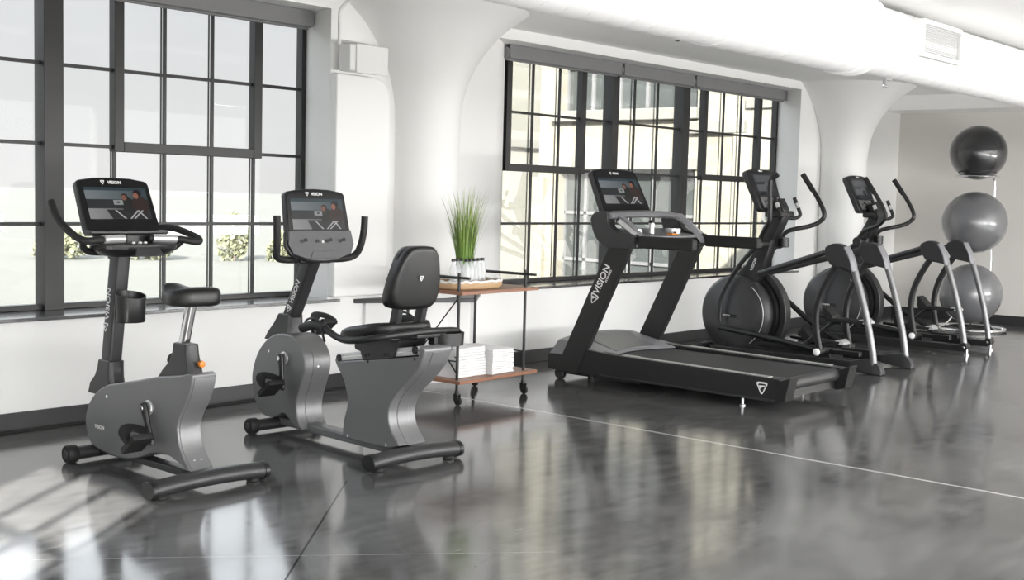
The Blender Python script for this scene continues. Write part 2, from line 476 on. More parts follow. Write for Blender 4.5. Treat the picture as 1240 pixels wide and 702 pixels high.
# ------------------------------------------------------------------ room shell
CZ = 2.53
bm = BM(); boxm(bm, (-1.4, -4, -.12), (14.3, 6.06, 0)); struct('floor', bm, M['floor'])
bm = BM(); boxm(bm, (-1.4, -4, CZ), (14.3, 6.42, CZ+.2)); struct('ceiling', bm, M['ceil'])
bm = BM()
boxm(bm, (-1.2, 6.05, -.1), (14.2, 6.42, .575)); boxm(bm, (-1.2, 6.05, 2.45), (14.2, 6.42, CZ))
boxm(bm, (-1.2, 6.05, .575), (.9, 6.42, 2.45))
prism_z(bm, [(5.115, 6.05), (6.70, 6.05), (7.09, 6.32), (7.09, 6.42), (5.17, 6.42)], .575, 2.45)
prism_z(bm, [(11.36, 6.05), (14.2, 6.05), (14.2, 6.42), (11.46, 6.42)], .575, 2.45)
struct('wall_back', bm, M['wall'])
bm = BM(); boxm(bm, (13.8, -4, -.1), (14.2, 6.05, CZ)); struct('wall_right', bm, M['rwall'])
bm = BM(); boxm(bm, (13.3, -4, 2.365), (13.8, 6.05, CZ)); struct('trim_1', bm, M['ceil'])          # dropped beam along the right wall
bm = BM()                                                                                             # left wall with the window the sun comes through
boxm(bm, (-1.3, -4, -.1), (-1, 1.36, CZ)); boxm(bm, (-1.3, 2.49, -.1), (-1, 6.05, CZ))
boxm(bm, (-1.3, 1.36, -.1), (-1, 2.49, .58)); boxm(bm, (-1.3, 1.36, 2.33), (-1, 2.49, CZ))
struct('wall_left', bm, M['wall'])
bm = BM(); boxm(bm, (-1.3, -4.2, -.1), (14.2, -4, .55)); boxm(bm, (-1.3, -4.2, 2.45), (14.2, -4, CZ))
for x0, x1 in ((-1.3, -.25), (2.85, 3.15), (6.25, 6.55), (9.65, 9.95), (13.05, 14.2)): boxm(bm, (x0, -4.2, .55), (x1, -4, 2.45))
struct('wall_front', bm, M['wall'])
bm = BM()
for y in (1.375, 1.515, 1.83, 2.11, 2.475): boxm(bm, (-1.17, y-.013, .58), (-1.12, y+.013, 2.33))
for z in (.595, 1.07, 1.50, 1.89, 2.317): boxm(bm, (-1.168, 1.36, z-.013), (-1.122, 2.49, z+.013))
struct('window_3', bm, M['frame'])
bm = BM(); boxm(bm, (-1, 6.03, 0), (5.45, 6.05, .098)); struct('baseboard_left', bm, M['base'], bev=.004)
bm = BM(); boxm(bm, (6.55, 6.03, 0), (13.8, 6.05, .098)); struct('baseboard_back', bm, M['base'], bev=.004)
bm = BM(); boxm(bm, (13.78, -4, 0), (13.8, 6.03, .1)); struct('baseboard_right', bm, M['base'], bev=.004)

# flat panel with a rounded corner and the round flared columns
bm = BM(); arc = [(5.44+.14*math.cos(a), 1.90+.14*math.sin(a)) for a in [k*PI/16 for k in range(9)]]
prism_y(bm, [(5.115, .605), (5.58, .605)]+arc+[(5.115, 2.04)], 5.985, 6.055); struct('trim_2', bm, M['wall'], bev=.012, seg=3)
def column(name, cx, cy):
    bm = BM()
    prof = [(.2425, .0), (.2425, 1.55)]+[(p.x, p.y) for p in cr([(.2425, 1.6), (.246, 1.78), (.262, 1.93), (.31, 2.09), (.40, 2.25), (.53, 2.40), (.70, CZ)], 5)]
    lathe(bm, prof, (cx, cy, 0), n=64); return struct(name, bm, M['wall'], ang=60)
column('column_1', 5.93, 6.01)
column('column_2', 12.03, 5.88)
bm = BM(); prism_z(bm, [(5.42, 6.06), (5.42, 6.02), (6.1, 5.70), (6.46, 6.0), (6.46, 6.06)], 0, .553); struct('trim_3', bm, M['wall'], bev=.006)
bm = BM(); prism_z(bm, [(5.335, 6.055), (5.35, 6.035), (6.1, 5.645), (6.5, 5.975), (6.5, 6.055)], .553, .582); struct('trim_4', bm, M['ledge'], bev=.004)

# window sills
bm = BM(); prism_z(bm, [(.9, 6.02), (5.2, 6.02), (5.2, 6.06), (5.165, 6.075), (5.165, 6.40), (.9, 6.40)], .572, .592); struct('trim_5', bm, M['sill'], bev=.003)
bm = BM(); prism_z(bm, [(6.64, 6.02), (11.42, 6.02), (11.42, 6.40), (7.1, 6.40), (7.1, 6.33), (6.71, 6.06), (6.64, 6.06)], .572, .592); struct('trim_6', bm, M['sill'], bev=.003)

def window(name, x0, x1, bars, mull, vents, ztop=2.45, Y=6.38):
    """steel window: jambs, mullions, glazing bars, opening vents, panes"""
    bm = BM(); z0 = .592
    boxm(bm, (x0, Y-.03, z0), (x1, Y+.03, z0+.032)); boxm(bm, (x0, Y-.03, ztop-.03), (x1, Y+.03, ztop))
    boxm(bm, (x0, Y-.031, z0+.032), (x0+.03, Y+.031, ztop-.03)); boxm(bm, (x1-.045, Y-.031, z0+.032), (x1, Y+.031, ztop-.03))
    for a, b in mull: boxm(bm, (a, Y-.06, z0-.001), (b, Y+.05, ztop-.001))
    fr = struct(name, bm, M['frame'], bev=.003, seg=1)
    bm = BM()
    for x in bars: boxm(bm, (x-.0095, Y-.02, z0+.02), (x+.0095, Y-.004, ztop-.02)); boxm(bm, (x-.004, Y+.022, z0+.02), (x+.004, Y+.028, ztop-.02))
    for z in (1.069, 1.512, 1.95): boxm(bm, (x0+.01, Y-.019, z-.010), (x1-.01, Y+.0, z+.010)); boxm(bm, (x0+.01, Y+.0215, z-.004), (x1-.01, Y+.0275, z+.004))
    obj('glazing_bars', bm, M['frame'], fr)
    for a, b in vents:
        bm = BM(); q0, q1 = 1.485, 2.43
        boxm(bm, (a, Y-.045, q0), (a+.062, Y+.02, q1)); boxm(bm, (b-.062, Y-.045, q0), (b, Y+.02, q1))
        boxm(bm, (a+.062, Y-.044, q0), (b-.062, Y+.019, q0+.058)); boxm(bm, (a+.062, Y-.044, q1-.05), (b-.062, Y+.019, q1))
        obj('vent_sash', bm, M['frame'], fr, bev=.004, seg=1)
    bm = BM(); boxm(bm, (x0+.005, Y+.002, z0+.005), (x1-.005, Y+.006, ztop-.005)); obj('window_pane', bm, M['glass'], fr)
    return fr
window('window_1', .9, 5.17, [1.3, 1.64, 1.98, 2.32, 2.66, 3.0, 3.775, 4.105, 4.44, 4.755], [(3.325, 3.44)], [(3.76, 4.80), (1.98, 3.02)])
window('window_2', 7.10, 11.455, [7.49, 7.83, 8.13, 8.89, 9.25, 10.03, 10.39, 10.72, 11.07], [(8.51, 8.60), (9.61, 9.72)], [(7.145, 8.16), (10.0, 11.09)])

# roller blinds, rolled up above the glass
def blind(x0, x1, label, y=6.28):
    o = thing('roller_blind', label, 'blind', (x0, y, 2.39), 0, 'rolled-up grey roller blinds')
    L = x1-x0; bm = BM(); cyl(bm, (L/2, 0, 0), .05, L, 'X', 28, .004); obj('roll', bm, M['blind'], o, bev=.002)
    bm = BM(); boxm(bm, (0, -.052, -.046), (L, -.04, .058)); obj('fascia', bm, M['blind'], o, bev=.004)
    bm = BM(); boxm(bm, (.004, -.012, -.06), (L-.004, .012, -.04)); obj('bottom_bar', bm, M['blind'], o, bev=.004)
    for x in (-.008, L+.008):
        bm = BM(); cyl(bm, (x, 0, 0), .046, .016, 'X', 24, .003); obj('end_cap', bm, M['blind'], o)
blind(.95, 3.3, 'grey roller blind above the left window, left of its thick mullion')
blind(3.34, 5.115, 'grey roller blind above the left window, ending beside the white column')
blind(7.05, 8.50, 'grey roller blind at the left end of the far window')
blind(8.54, 9.64, 'grey roller blind in the middle of the far window, above the treadmill')
blind(9.68, 11.40, 'grey roller blind at the right end of the far window')

# spiral duct under the ceiling
t = thing('air_duct', 'white spiral air duct running under the ceiling above the machines', 'air duct', (0, 3.185, 2.26))
bm = BM(); cyl(bm, (2.75, 0, 0), .222, 7.5, 'X', 48, .004); obj('large_pipe', bm, M['duct'], t)
bm = BM(); cyl(bm, (10.1, 0, 0), .196, 7.4, 'X', 48, .004); obj('small_pipe', bm, M['duct'], t)
bm = BM()
for x0, x1, R in ((-.9, 6.4, .2225), (6.7, 13.7, .1965)):
    n = int((x1-x0)/.15*20); pts = [V(x0+(x1-x0)*k/n, R*math.cos(k*2*PI/20), R*math.sin(k*2*PI/20)) for k in range(n+1)]
    tube(bm, pts, .0032, 5, 0, hint=(1, 0, 0))
obj('spiral_seam', bm, M['duct'], t)
for x, R in ((6.44, .236), (6.56, .232)):
    bm = BM(); cyl(bm, (x, 0, 0), R, .035, 'X', 48, .008); obj('collar', bm, M['duct'], t)
bm = BM(); cyl(bm, (5.05, 0, 0), .227, .05, 'X', 48, .003); obj('collar', bm, M['duct'], t)
bm = BM(); c = V(7.33, -.1985, .03)
for a, b in (((-.30, -.11), (.30, -.085)), ((-.30, .085), (.30, .11)), ((-.30, -.085), (-.275, .085)), ((.275, -.085), (.30, .085))):
    boxm(bm, c+V(a[0], -.02, a[1]), c+V(b[0], .05, b[1]))
rg = obj('register', bm, M['boxw'], t)
bm = BM(); boxm(bm, c+V(-.278, .004, -.09), c+V(.278, .012, .09))
for k in range(17): boxm(bm, c+V(-.27, -.008, -.085+k*.0105), c+V(.27, .006, -.082+k*.0105))
obj('grille', bm, M['grille'], rg)
for x in (1.0, 4.0, 11.6):
    bm = BM(); boxm(bm, (x-.015, -.004, .19), (x+.015, .004, CZ-2.26)); obj('hanger_strap', bm, M['duct'], t)

# electrical box, conduit, sprinklers
o = thing('junction_box', 'white electrical box on the wall panel beside the left window', 'electrical box', (5.27, 5.985, 2.135))
bm = BM(); boxm(bm, (-.145, -.11, -.082), (.165, 0, .085)); obj('body', bm, M['boxw'], o, bev=.01)
bm = BM(); boxm(bm, (-.10, -.122, -.092), (.172, -.108, .09)); obj('cover', bm, M['boxw'], o, bev=.006)
bm = BM(); tube(bm, [(5.10, 5.95, 2.215), (5.10, 5.95, 2.40), (5.108, 5.94, 2.445), (5.13, 5.90, 2.485), (5.17, 5.81, 2.512), (5.21, 5.6, 2.517), (5.21, 5.0, 2.517)], .012, 10, 5)
tag(obj('conduit', bm, M['boxw']), 'thin white conduit bending up from the electrical box to the ceiling', 'pipe')
def sprinkler(x, y, label, arm):
    o = thing('sprinkler_head', label, 'sprinkler', (x, y, CZ))
    if arm:
        bm = BM(); tube(bm, [(.32, -.12, -.014), (.04, -.01, -.03), (0, 0, -.05), (-.005, 0, -.09)], .017, 10, 4); obj('pipe', bm, M['alu'], o)
        z = -.09
    else:
        bm = BM(); cyl(bm, (0, 0, -.006), .03, .012, 'Z', 20); cyl(bm, (0, 0, -.025), .012, .03); obj('escutcheon', bm, M['alu'], o); z = -.035
    bm = BM(); tube(bm, [(0, -.014, z), (0, -.017, z-.018), (0, 0, z-.03), (0, .017, z-.018), (0, .014, z)], .0035, 6, 4)
    lathe(bm, [(.018, z-.033), (.02, z-.031), (.004, z-.028)], n=14); obj('head', bm, M['chrome'], o)
sprinkler(7.62, 5.09, 'small pendant sprinkler head on the ceiling above the treadmill', False)
sprinkler(11.15, 5.06, 'elbowed sprinkler pipe with a head hanging by the duct, right of the far window', True)

bm = BM(); tube(bm, [(2.2, 5.98, .006), (3.2, 6.0, .006), (4.1, 5.985, .006), (4.6, 5.99, .006), (5.2, 5.995, .006), (5.37, 5.99, .006)], .006, 8, 5)
tag(obj('power_cord', bm, M['rubber']), 'thin black power cord lying along the foot of the window wall', 'cord')

# ------------------------------------------------------------------ outside
GZ = -3.2
bm = BM(); boxm(bm, (-400, 6.6, GZ-.3), (600, 900, GZ)); boxm(bm, (-400, -400, GZ-.3), (600, 6.6, GZ)); struct('ground', bm, M['ground'])
b = thing('brick_building', 'sunlit cream brick building across the yard, seen through the far window', 'building', (15.5, 0, GZ))
g = -GZ
bm = BM()
def wl(y0, y1, z0, z1, x0=0, x1=.4): boxm(bm, (x0, y0, z0+g), (x1, y1, z1+g))
wl(12.62, 13.0, GZ, 10); wl(8.92, 9.95, GZ, 10); wl(9.95, 12.62, GZ, -.5); wl(9.95, 12.62, 1.80, 2.67); wl(9.95, 12.62, 4.8, 10)
wl(6.5, 8.92, 1.75, 10); wl(6.5, 8.92, GZ, -.5); wl(6.5, 7.0, -.5, 1.75)
boxm(bm, (.4, 12.62, 0), (8, 12.99, 10+g)); obj('wall', bm, M['brick'], b)
def extwin(y0, y1, z0, z1, cols, rows):
    bm = BM(); wl2 = lambda a, b_, c_, d_: boxm(bm, (.22, a, c_+g), (.28, b_, d_+g))
    for k in range(cols+1): y = y0+(y1-y0)*k/cols; wl2(y-.03, y+.03, z0, z1)
    for k in range(rows+1): z = z0+(z1-z0)*k/rows; wl2(y0, y1, z-.025, z+.025)
    f = obj('window', bm, M['fgrey'], b)
    bm = BM(); boxm(bm, (.26, y0, z0+g), (.275, y1, z1+g)); obj('pane', bm, M['pane_ext'], f)
extwin(9.95, 12.62, -.5, 1.8, 6, 3); extwin(9.95, 12.62, 2.67, 4.8, 5, 3); extwin(7.0, 8.92, -.5, 1.75, 4, 3)
bm = BM(); boxm(bm, (-.12, 9.9, 2.49+g), (.1, 12.68, 2.67+g)); obj('window_sill', bm, M['stone'], b, bev=.02)
bm = BM(); boxm(bm, (-.05, 9.9, 1.74+g), (.1, 12.68, 1.92+g)); obj('lintel', bm, M['stone'], b, bev=.01)
bm = BM(); boxm(bm, (-.1, 9.1, 2.27+g), (.1, 10.08, 2.46+g)); obj('band_course', bm, M['stone'], b, bev=.02)
bm = BM(); boxm(bm, (-.05, 7.0, 2.62+g), (.1, 9.12, 2.77+g)); obj('lintel', bm, M['stone'], b, bev=.02)
for y0, y1, z1 in ((12.83, 13.1, 1.6), (8.92, 9.26, 2.27)):
    bm = BM(); boxm(bm, (-.1, y0, 0), (.1, y1, z1+g)); obj('pier', bm, M['brick'], b, bev=.01)
b2 = thing('masonry_building', 'plain cream building further back, at the left edge of the far window', 'building', (18.0, 18, GZ))
bm = BM(); boxm(bm, (0, 0, 0), (16, .6, 12)); obj('wall', bm, M['brick2'], b2)
bm = BM(); boxm(bm, (0, -.12, 5.55), (16, .1, 5.75)); obj('band_course', bm, M['stone'], b2, bev=.02)
def foliage(bm, c, sx, sy, sz, n, s):
    for _ in range(n):
        v = V(random.gauss(0, 1), random.gauss(0, 1), random.gauss(0, 1)).normalized()*random.uniform(.45, 1)**.5
        p = Vector(c)+V(v.x*sx, v.y*sy, v.z*sz)
        a = V(random.uniform(-1, 1), random.uniform(-1, 1), random.uniform(-1, 1)).normalized(); q = a.orthogonal().normalized(); e = a.cross(q)
        k = s*random.uniform(.6, 1.3)
        bm.faces.new([bm.verts.new(p+q*k), bm.verts.new(p+e*k*.5), bm.verts.new(p-q*k), bm.verts.new(p-e*k*.5)])
def shrub(name, x, y, w_, h, label, cat, leaf, n=900, s=.22, trunk=.3, blobs=5):
    o = thing(name, label, cat, (x, y, GZ))
    bm = BM(); tube(bm, [(0, 0, 0), (.05*w_, 0, h*.3), (-.03*w_, 0, h*.7)], [.05*h**.5, .03*h**.5], 8, 3); obj('trunk', bm, M['trunk'], o)
    bm = BM()
    for k in range(blobs):
        a = k/blobs*2*PI; foliage(bm, (math.cos(a)*w_*.24, math.sin(a)*w_*.24, h*(trunk+.28+.14*math.sin(k*2.4))), w_*.3, w_*.3, h*.28, n//blobs, s)
    obj('foliage', bm, leaf, o)
shrub('shrub', 36.3, 67.0, 3.2, 2.7, 'pale round shrub on the lawn, outside behind the cycle with the saddle, left one', 'shrub', M['leaf'], trunk=.05)
shrub('shrub', 40.6, 64.6, 3.1, 3.0, 'pale round shrub on the lawn, outside just left of the saddle', 'shrub', M['leaf'], trunk=.05)
shrub('shrub', 44.6, 61.6, 1.8, 4.3, 'tall pale shrub outside, left of the screen of the seated cycle', 'shrub', M['leaf'], trunk=.05)
shrub('shrub', 47.2, 60.0, 2.1, 2.6, 'low pale shrub outside, behind the neck of the seated cycle', 'shrub', M['leaf'], trunk=.05)
# ------------------------------------------------------------------ machines: shared pieces
def slab_console(par, yb, zb, yt, zt, wb, wt, th, disp, body, frame_mat, front_mat, brand=True, scr='screen', rad=.02):
    """tilted console: body shell, black front, lit display (disp = x half, bottom, top along the slab)"""
    ey = V(0, yt-yb, zt-zb); H = ey.length; ey.normalize(); ex = V(1, 0, 0); nn = ex.cross(ey)
    o = V(0, yb, zb)
    def poly(gr, y0=0, y1=H, up=.012):
        w0, w1 = wb/2+gr, wt/2+gr; a, b_ = y0-gr, y1+gr
        pts = [(-w0, a+rad), (-w0+rad*.3, a+rad*.3), (-w0+rad, a), (w0-rad, a), (w0-rad*.3, a+rad*.3), (w0, a+rad)]
        pts += [(w1, b_-rad), (w1-rad*.3, b_-rad*.3), (w1-rad, b_)]
        pts += [(w1*.5, b_+up), (0, b_+up*1.25), (-w1*.5, b_+up)]
        pts += [(-w1+rad, b_), (-w1+rad*.3, b_-rad*.3), (-w1, b_-rad)]
        return pts
    bm = BM(); panel(bm, poly(0), o-nn*th, ex, ey, th); sh = obj(body, bm, frame_mat, par, bev=.009, seg=3)
    bm = BM(); panel(bm, poly(-.006), o, ex, ey, .004); fr = obj('front_bezel', bm, front_mat, par, bev=.002)
    xh, d0, d1 = disp
    bm = BM(); panel(bm, [(-xh, d0), (xh, d0), (xh, d1), (-xh, d1)], o+nn*.0042, ex, ey, .0012)
    obj('display', bm, M[scr], fr, label='lit display')
    if brand:
        text('lettering', 'VISION', .022, o+nn*.0045+ey*(d1+(H-d1)*.62)+ex*.006, ex, ey, M['white'], fr, bold=.0004)
        bm = BM(); shield(bm, o+nn*.0045+ey*(d1+(H-d1)*.62)-ex*.055, ex, ey, .02); obj('emblem', bm, M['white'], fr)
    return o, ex, ey, nn, H

def screw(par, pts, r=.006, name='screw', ax='X', m='chrome'):
    for p in pts:
        bm = BM(); cyl(bm, p, r, .004, ax, 12, .001); obj(name, bm, M[m], par)

def rear_stabilizer(t, half, y, z, bow, r=(.047, .036)):
    bm = BM(); tube(bm, [(-half, y, z), (-half*.5, y-.004, z+bow*.8), (0, y-.004, z+bow), (half*.5, y-.004, z+bow*.8), (half, y, z)], 1, 20, 6, flat=r)
    o = obj('rear_stabilizer', bm, M['charcoal'], t, ang=60)
    for s in (-1, 1):
        bm = BM(); tube(bm, [(s*(half-.012), y, z), (s*(half+.01), y, z-.001), (s*(half+.014), y, z-.001)], [1, 1, .93], 20, 0, flat=(r[0]*1.08, r[1]*1.1)); obj('end_cap', bm, M['black'], o)
        bm = BM(); cyl(bm, (s*(half-.05), y, .009), .028, .018, 'Z', 18, .004); obj('levelling_foot', bm, M['rubber'], o)

def front_stabilizer(t, half, y, z, wr):
    bm = BM(); tube(bm, [(-half, y, z), (half, y, z)], .031, 18, 0); o = obj('front_stabilizer', bm, M['charcoal'], t)
    for s in (-1, 1):
        bm = BM(); lathe(bm, [(wr*.55, -.026), (wr*.9, -.026), (wr, -.02), (wr, .02), (wr*.9, .026), (wr*.3, .026)], (s*half, y, wr), 'X', 28); w_ = obj('transport_wheel', bm, M['rubber'], t)
        bm = BM(); cyl(bm, (s*(half+.027), y, wr), wr*.45, .006, 'X', 16, .002); obj('hub', bm, M['charcoal'], w_)

def crank_set(t, y, z, xh, a1, ln, pw):
    """crank discs, arms and strapped pedals on both sides"""
    for s in (-1, 1):
        bm = BM(); cyl(bm, (s*xh, y, z), .034, .012, 'X', 28, .003); o = obj('crank_boss', bm, M['alu'], t)
        dy, dz = (math.cos(a1), math.sin(a1)) if s < 0 else (-math.cos(a1), -math.sin(a1))
        P = V(s*(xh+.02), y, z); Q = P+V(0, dy*ln, dz*ln)
        bm = BM(); tube(bm, [P-V(0, dy*.022, dz*.022), P, (P+Q)/2, Q, Q+V(0, dy*.018, dz*.018)], [.018, .021, .017, .017, .012], 12, 2, flat=(1, .7), hint=(1, 0, 0)); arm = obj('crank_arm', bm, M['black'], t)
        bm = BM(); cyl(bm, P+V(s*.013, 0, 0), .012, .008, 'X', 14, .002); cyl(bm, Q+V(s*.014, 0, 0), .01, .008, 'X', 14, .002); obj('crank_bolt', bm, M['chrome'], arm)
        c = Q+V(s*(.02+pw/2), 0, 0)
        bm = BM(); rot = Matrix.Rotation(math.radians(-38), 3, 'X')
        box(bm, c, (pw, .125, .03), rot); box(bm, c+rot @ V(0, .06, .006), (pw*.8, .02, .03), rot); box(bm, c+rot @ V(0, -.055, .004), (pw*.9, .02, .02), rot)
        pd = obj('pedal', bm, M['rubber'], t, bev=.005)
        bm = BM(); tube(bm, [c+rot @ V(-s*pw*.5, -.02, 0), c+rot @ V(-s*pw*.5, -.01, .045), c+rot @ V(0, .01, .085), c+rot @ V(s*pw*.5, -.01, .05), c+rot @ V(s*pw*.5, -.02, 0)], 1, 10, 5, flat=(.026, .003), hint=(0, 0, 1))
        obj('strap', bm, M['rubber'], pd)

# ------------------------------------------------------------------ upright cycle
t = thing('upright_exercise_bike', 'grey upright exercise bike with a black saddle on a silver post, nearest the left window', 'exercise bike', (3.02, 4.35, 0))
rear_stabilizer(t, .283, -.012, .043, .012)
front_stabilizer(t, .165, .84, .042, .042)
bm = BM(); boxm(bm, (-.035, 0, .034), (.035, .84, .068)); obj('base_rail', bm, M['charcoal'], t, bev=.008)
rear = cr([(.019, .498), (.03, .44), (.067, .367), (.106, .313), (.128, .259), (.118, .19), (.085, .135), (.03, .078)], 4)
front = cr([(.35, .106), (.442, .072), (.56, .05), (.673, .05), (.78, .058), (.855, .085), (.893, .162), (.886, .222), (.847, .285), (.78, .338), (.69, .376)], 4)
prof = [tuple(p) for p in rear]+[(.06, .078), (.115, .1), (.19, .122), (.27, .122)]+[tuple(p) for p in front]+[(.5, .415), (.294, .459), (.1, .489), (.045, .503)]
bm = BM(); prism(bm, prof, -.062, .062); sh = obj('shroud', bm, M['grey'], t, bev=.014, seg=4)
bm = BM()
spine = [(p.x, p.y) for p in rear][1:]
rings(bm, [[V(-.052, p[0]-.004, p[1]), V(.052, p[0]-.004, p[1]), V(.052, p[0]+.012, p[1]), V(-.052, p[0]+.012, p[1])] for p in spine]); obj('rear_spine', bm, M['grey'], t, bev=.003)
screw(t, [(-.018, .043, .43), (.018, .043, .43), (-.018, .066, .115), (.018, .066, .115)], .005, ax='Y')
screw(sh, [(-.0625, .70, .318)], .009)
text('lettering', 'VISION', .026, (-.0628, .765, .165), (0, -1, 0), (0, 0, 1), M['white'], sh, bold=.0004)
crank_set(t, .35, .315, .066, math.radians(-112), .15, .1)
# mast
bm = BM(); rings(bm, [[V(sx*h, y+sy*dp, z) for sx, sy in ((-1, 1), (-.55, 1.25), (.55, 1.25), (1, 1), (1, -1), (.55, -1.25), (-.55, -1.25), (-1, -1))] for y, z, h, dp in
    ((.80, .31, .045, .1), (.80, .36, .044, .085), (.785, .40, .042, .06), (.775, .44, .041, .05), (.77, .478, .04, .047))])
obj('mast_boot', bm, M['charcoal'], t, bev=.006)
bm = BM(); rtube(bm, [(0, .775, .42), (0, .688, 1.0)], .033, .041, .012, 0); ms = obj('mast', bm, M['charcoal'], t)
mu = V(0, -.087, .58).normalized()
text('lettering', 'VISION', .042, (-.0338, .738, .745), mu, (0, 1, .15), M['white'], ms, bold=.0004, squash=1.15)
bm = BM(); shield(bm, (-.0338, .760, .635), (0, -1, 0), mu, .04); obj('emblem', bm, M['white'], ms)
bm = BM(); boxm(bm, (-.036, .66, .95), (.036, .75, 1.0)); obj('mast_head', bm, M['black'], t, bev=.012)
# cup holder
bm = BM(); R = []
for z, k in ((.67, .9), (.675, .96), (.79, 1.03), (.797, 1.03), (.797, .97), (.70, .9)):
    R.append([V(-.0+.068*k*math.cos(a), .60+.062*k*math.sin(a), z+.06*math.sin(a)*(z > .7)*.25) for a in [q/28*2*PI for q in range(28)]])
rings(bm, R); obj('cup_holder', bm, M['black'], t)
# console and its lower tray
slab_console(t, .65, 1.075, .765, 1.318, .385, .372, .036, (.158, .07, .228), 'console_shell', M['charcoal'], M['gloss'])
bm = BM(); R = []
for z, k in ((.975, .62), (.984, .8), (1.01, .98), (1.028, 1.0), (1.034, .97)):
    R.append([V(.205*k*math.copysign(abs(math.cos(a))**.7, math.cos(a)), .585+(.125 if math.sin(a) < 0 else .085)*k*math.copysign(abs(math.sin(a))**.8, math.sin(a)), z) for a in [q/36*2*PI for q in range(36)]])
rings(bm, R); tr = obj('console_tray', bm, M['black'], t, bev=.004)
bm = BM(); panel(bm, [(-.07, -.02), (.075, -.02), (.055, .03), (-.05, .03)], (0, .463, .998), (1, 0, 0), (0, .45, 1), .008); obj('keypad', bm, M['charcoal'], tr, bev=.002)
bm = BM(); boxm(bm, (-.15, .585, 1.02), (.15, .68, 1.075)); obj('console_neck', bm, M['black'], t, bev=.01)
bm = BM(); rings(bm, [[V(x, .66, 1.062), V(x, .60-.02*(1-abs(x)/.2), 1.075), V(x, .60-.02*(1-abs(x)/.2), 1.09), V(x, .66, 1.09)] for x in (-.2, -.12, .12, .2)]); obj('reading_ledge', bm, M['charcoal'], t, bev=.005)
bm = BM()
for x, y in ((-.03, .53), (0, .525), (.03, .53)): cyl(bm, (x, y, 1.036), .009, .012, 'Z', 14, .003)
obj('control_button', bm, M['white'], tr)
for s in (-1, 1):
    path = [(s*.06, .55, 1.056), (s*.20, .525, 1.052), (s*.262, .555, 1.05), (s*.285, .64, 1.09), (s*.292, .73, 1.15), (s*.288, .785, 1.215)]
    if s > 0: path = [(.06, .55, 1.056), (.20, .52, 1.052), (.272, .49, 1.040), (.298, .505, 1.052), (.292, .60, 1.08), (.26, .71, 1.10), (.18, .78, 1.08)]
    bm = BM(); tube(bm, path, .0165, 14, 6); hb = obj('handlebar', bm, M['rubber'], t)
    bm = BM(); tube(bm, [(s*.255, .57, 1.048), (s*.235, .60, 1.015), (s*.19, .62, .995), (s*.1, .63, .99)], .015, 12, 5); obj('handlebar_brace', bm, M['satin'], t)
    bm = BM(); tube(bm, [(s*.075, .54, 1.056), (s*.185, .522, 1.054)], .0195, 16, 0); obj('pulse_grip', bm, M['alu'], hb, label='silver pulse grip')
# saddle
bm = BM(); tube(bm, [(0, .185, .58), (0, .12, .80)], 1, 20, 0, flat=(.021, .029), hint=(0, 1, 0)); obj('seat_post', bm, M['chrome'], t, label='silver seat post')
bm = BM(); rings(bm, [[V(sx*h, y+sy*dp, z) for sx, sy in ((-1, .8), (-.5, 1), (.5, 1), (1, .8), (1, -.8), (.5, -1), (-.5, -1), (-1, -.8))] for y, z, h, dp in
    ((.20, .435, .042, .16), (.185, .49, .04, .12), (.168, .53, .037, .085), (.163, .57, .035, .066), (.162, .618, .034, .057))])
obj('seat_boot', bm, M['charcoal'], t, bev=.006)
bm = BM(); lathe(bm, [(.007, -.03), (.007, 0), (.014, .004), (.016, .013), (.014, .023), (.005, .026)], (.0, 0, 0), 'Y', 20)
bmesh.ops.rotate(bm, verts=bm.verts, matrix=Matrix.Rotation(PI, 3, 'Z')); bmesh.ops.translate(bm, verts=bm.verts, vec=(.012, .075, .535)); obj('adjuster_knob', bm, M['orange'], t, label='orange seat adjuster knob')
bm = BM(); R = []; N = 40
def sw(y):      # half width of the saddle along y
    return .05+.08*max(0, min(1, (.30-y)/.20))**.9
for z, k, lift in ((.785, .86, 0), (.79, .97, 0), (.82, 1.0, .3), (.842, .97, .8), (.85, .8, 1), (.846, .4, 1)):
    ring = []
    for q in range(N):
        a = q/N*2*PI; yy = .165-.155*math.cos(a)*k
        x = math.copysign(min(sw(yy), sw(yy)*abs(math.sin(a))**.55+.0), math.sin(a))*k
        dz = lift*(.026*max(0, math.cos(a))**1.5+.03*max(0, -math.cos(a))**1.6-.004+.01*(abs(x)/.12)**2)
        ring.append(V(x, yy, z+dz))
    R.append(ring)
rings(bm, R); obj('saddle', bm, M['vinyl'], t, ang=70, sub=1)

# ------------------------------------------------------------------ recumbent cycle
t = thing('recumbent_exercise_bike', 'grey recumbent exercise bike with a black padded seat and backrest', 'exercise bike', (4.01, 4.1, 0), -4)
rear_stabilizer(t, .268, -.012, .046, .012)
front_stabilizer(t, .2, 1.08, .042, .042)
bm = BM(); boxm(bm, (-.042, 0, .032), (.042, 1.08, .078)); obj('base_rail', bm, M['grey'], t, bev=.012, seg=3)
fp = cr([(.79, .05), (.83, .10), (.846, .16), (.835, .22), (.805, .29), (.779, .36), (.778, .42), (.80, .465), (.84, .505), (.90, .532), (.985, .535), (1.07, .52), (1.157, .47), (1.225, .395), (1.262, .31), (1.268, .25), (1.252, .17), (1.19, .095), (1.12, .072), (1.03, .085), (.965, .112), (.915, .09), (.85, .05)], 3)
bm = BM(); prism(bm, [tuple(p) for p in fp], -.085, .085); sh = obj('front_shroud', bm, M['grey'], t, bev=.02, seg=4)
bm = BM(); rings(bm, [[V(-.03, p.x-.003, p.y), V(.03, p.x-.003, p.y), V(.03, p.x+.012, p.y), V(-.03, p.x+.012, p.y)] for p in fp[1:22]]); obj('shroud_spine', bm, M['grey'], sh, bev=.003)
screw(sh, [(-.0, .774, .38), (0, .846, .17)], .006, ax='Y'); screw(sh, [(-.0865, 1.10, .43)], .008)
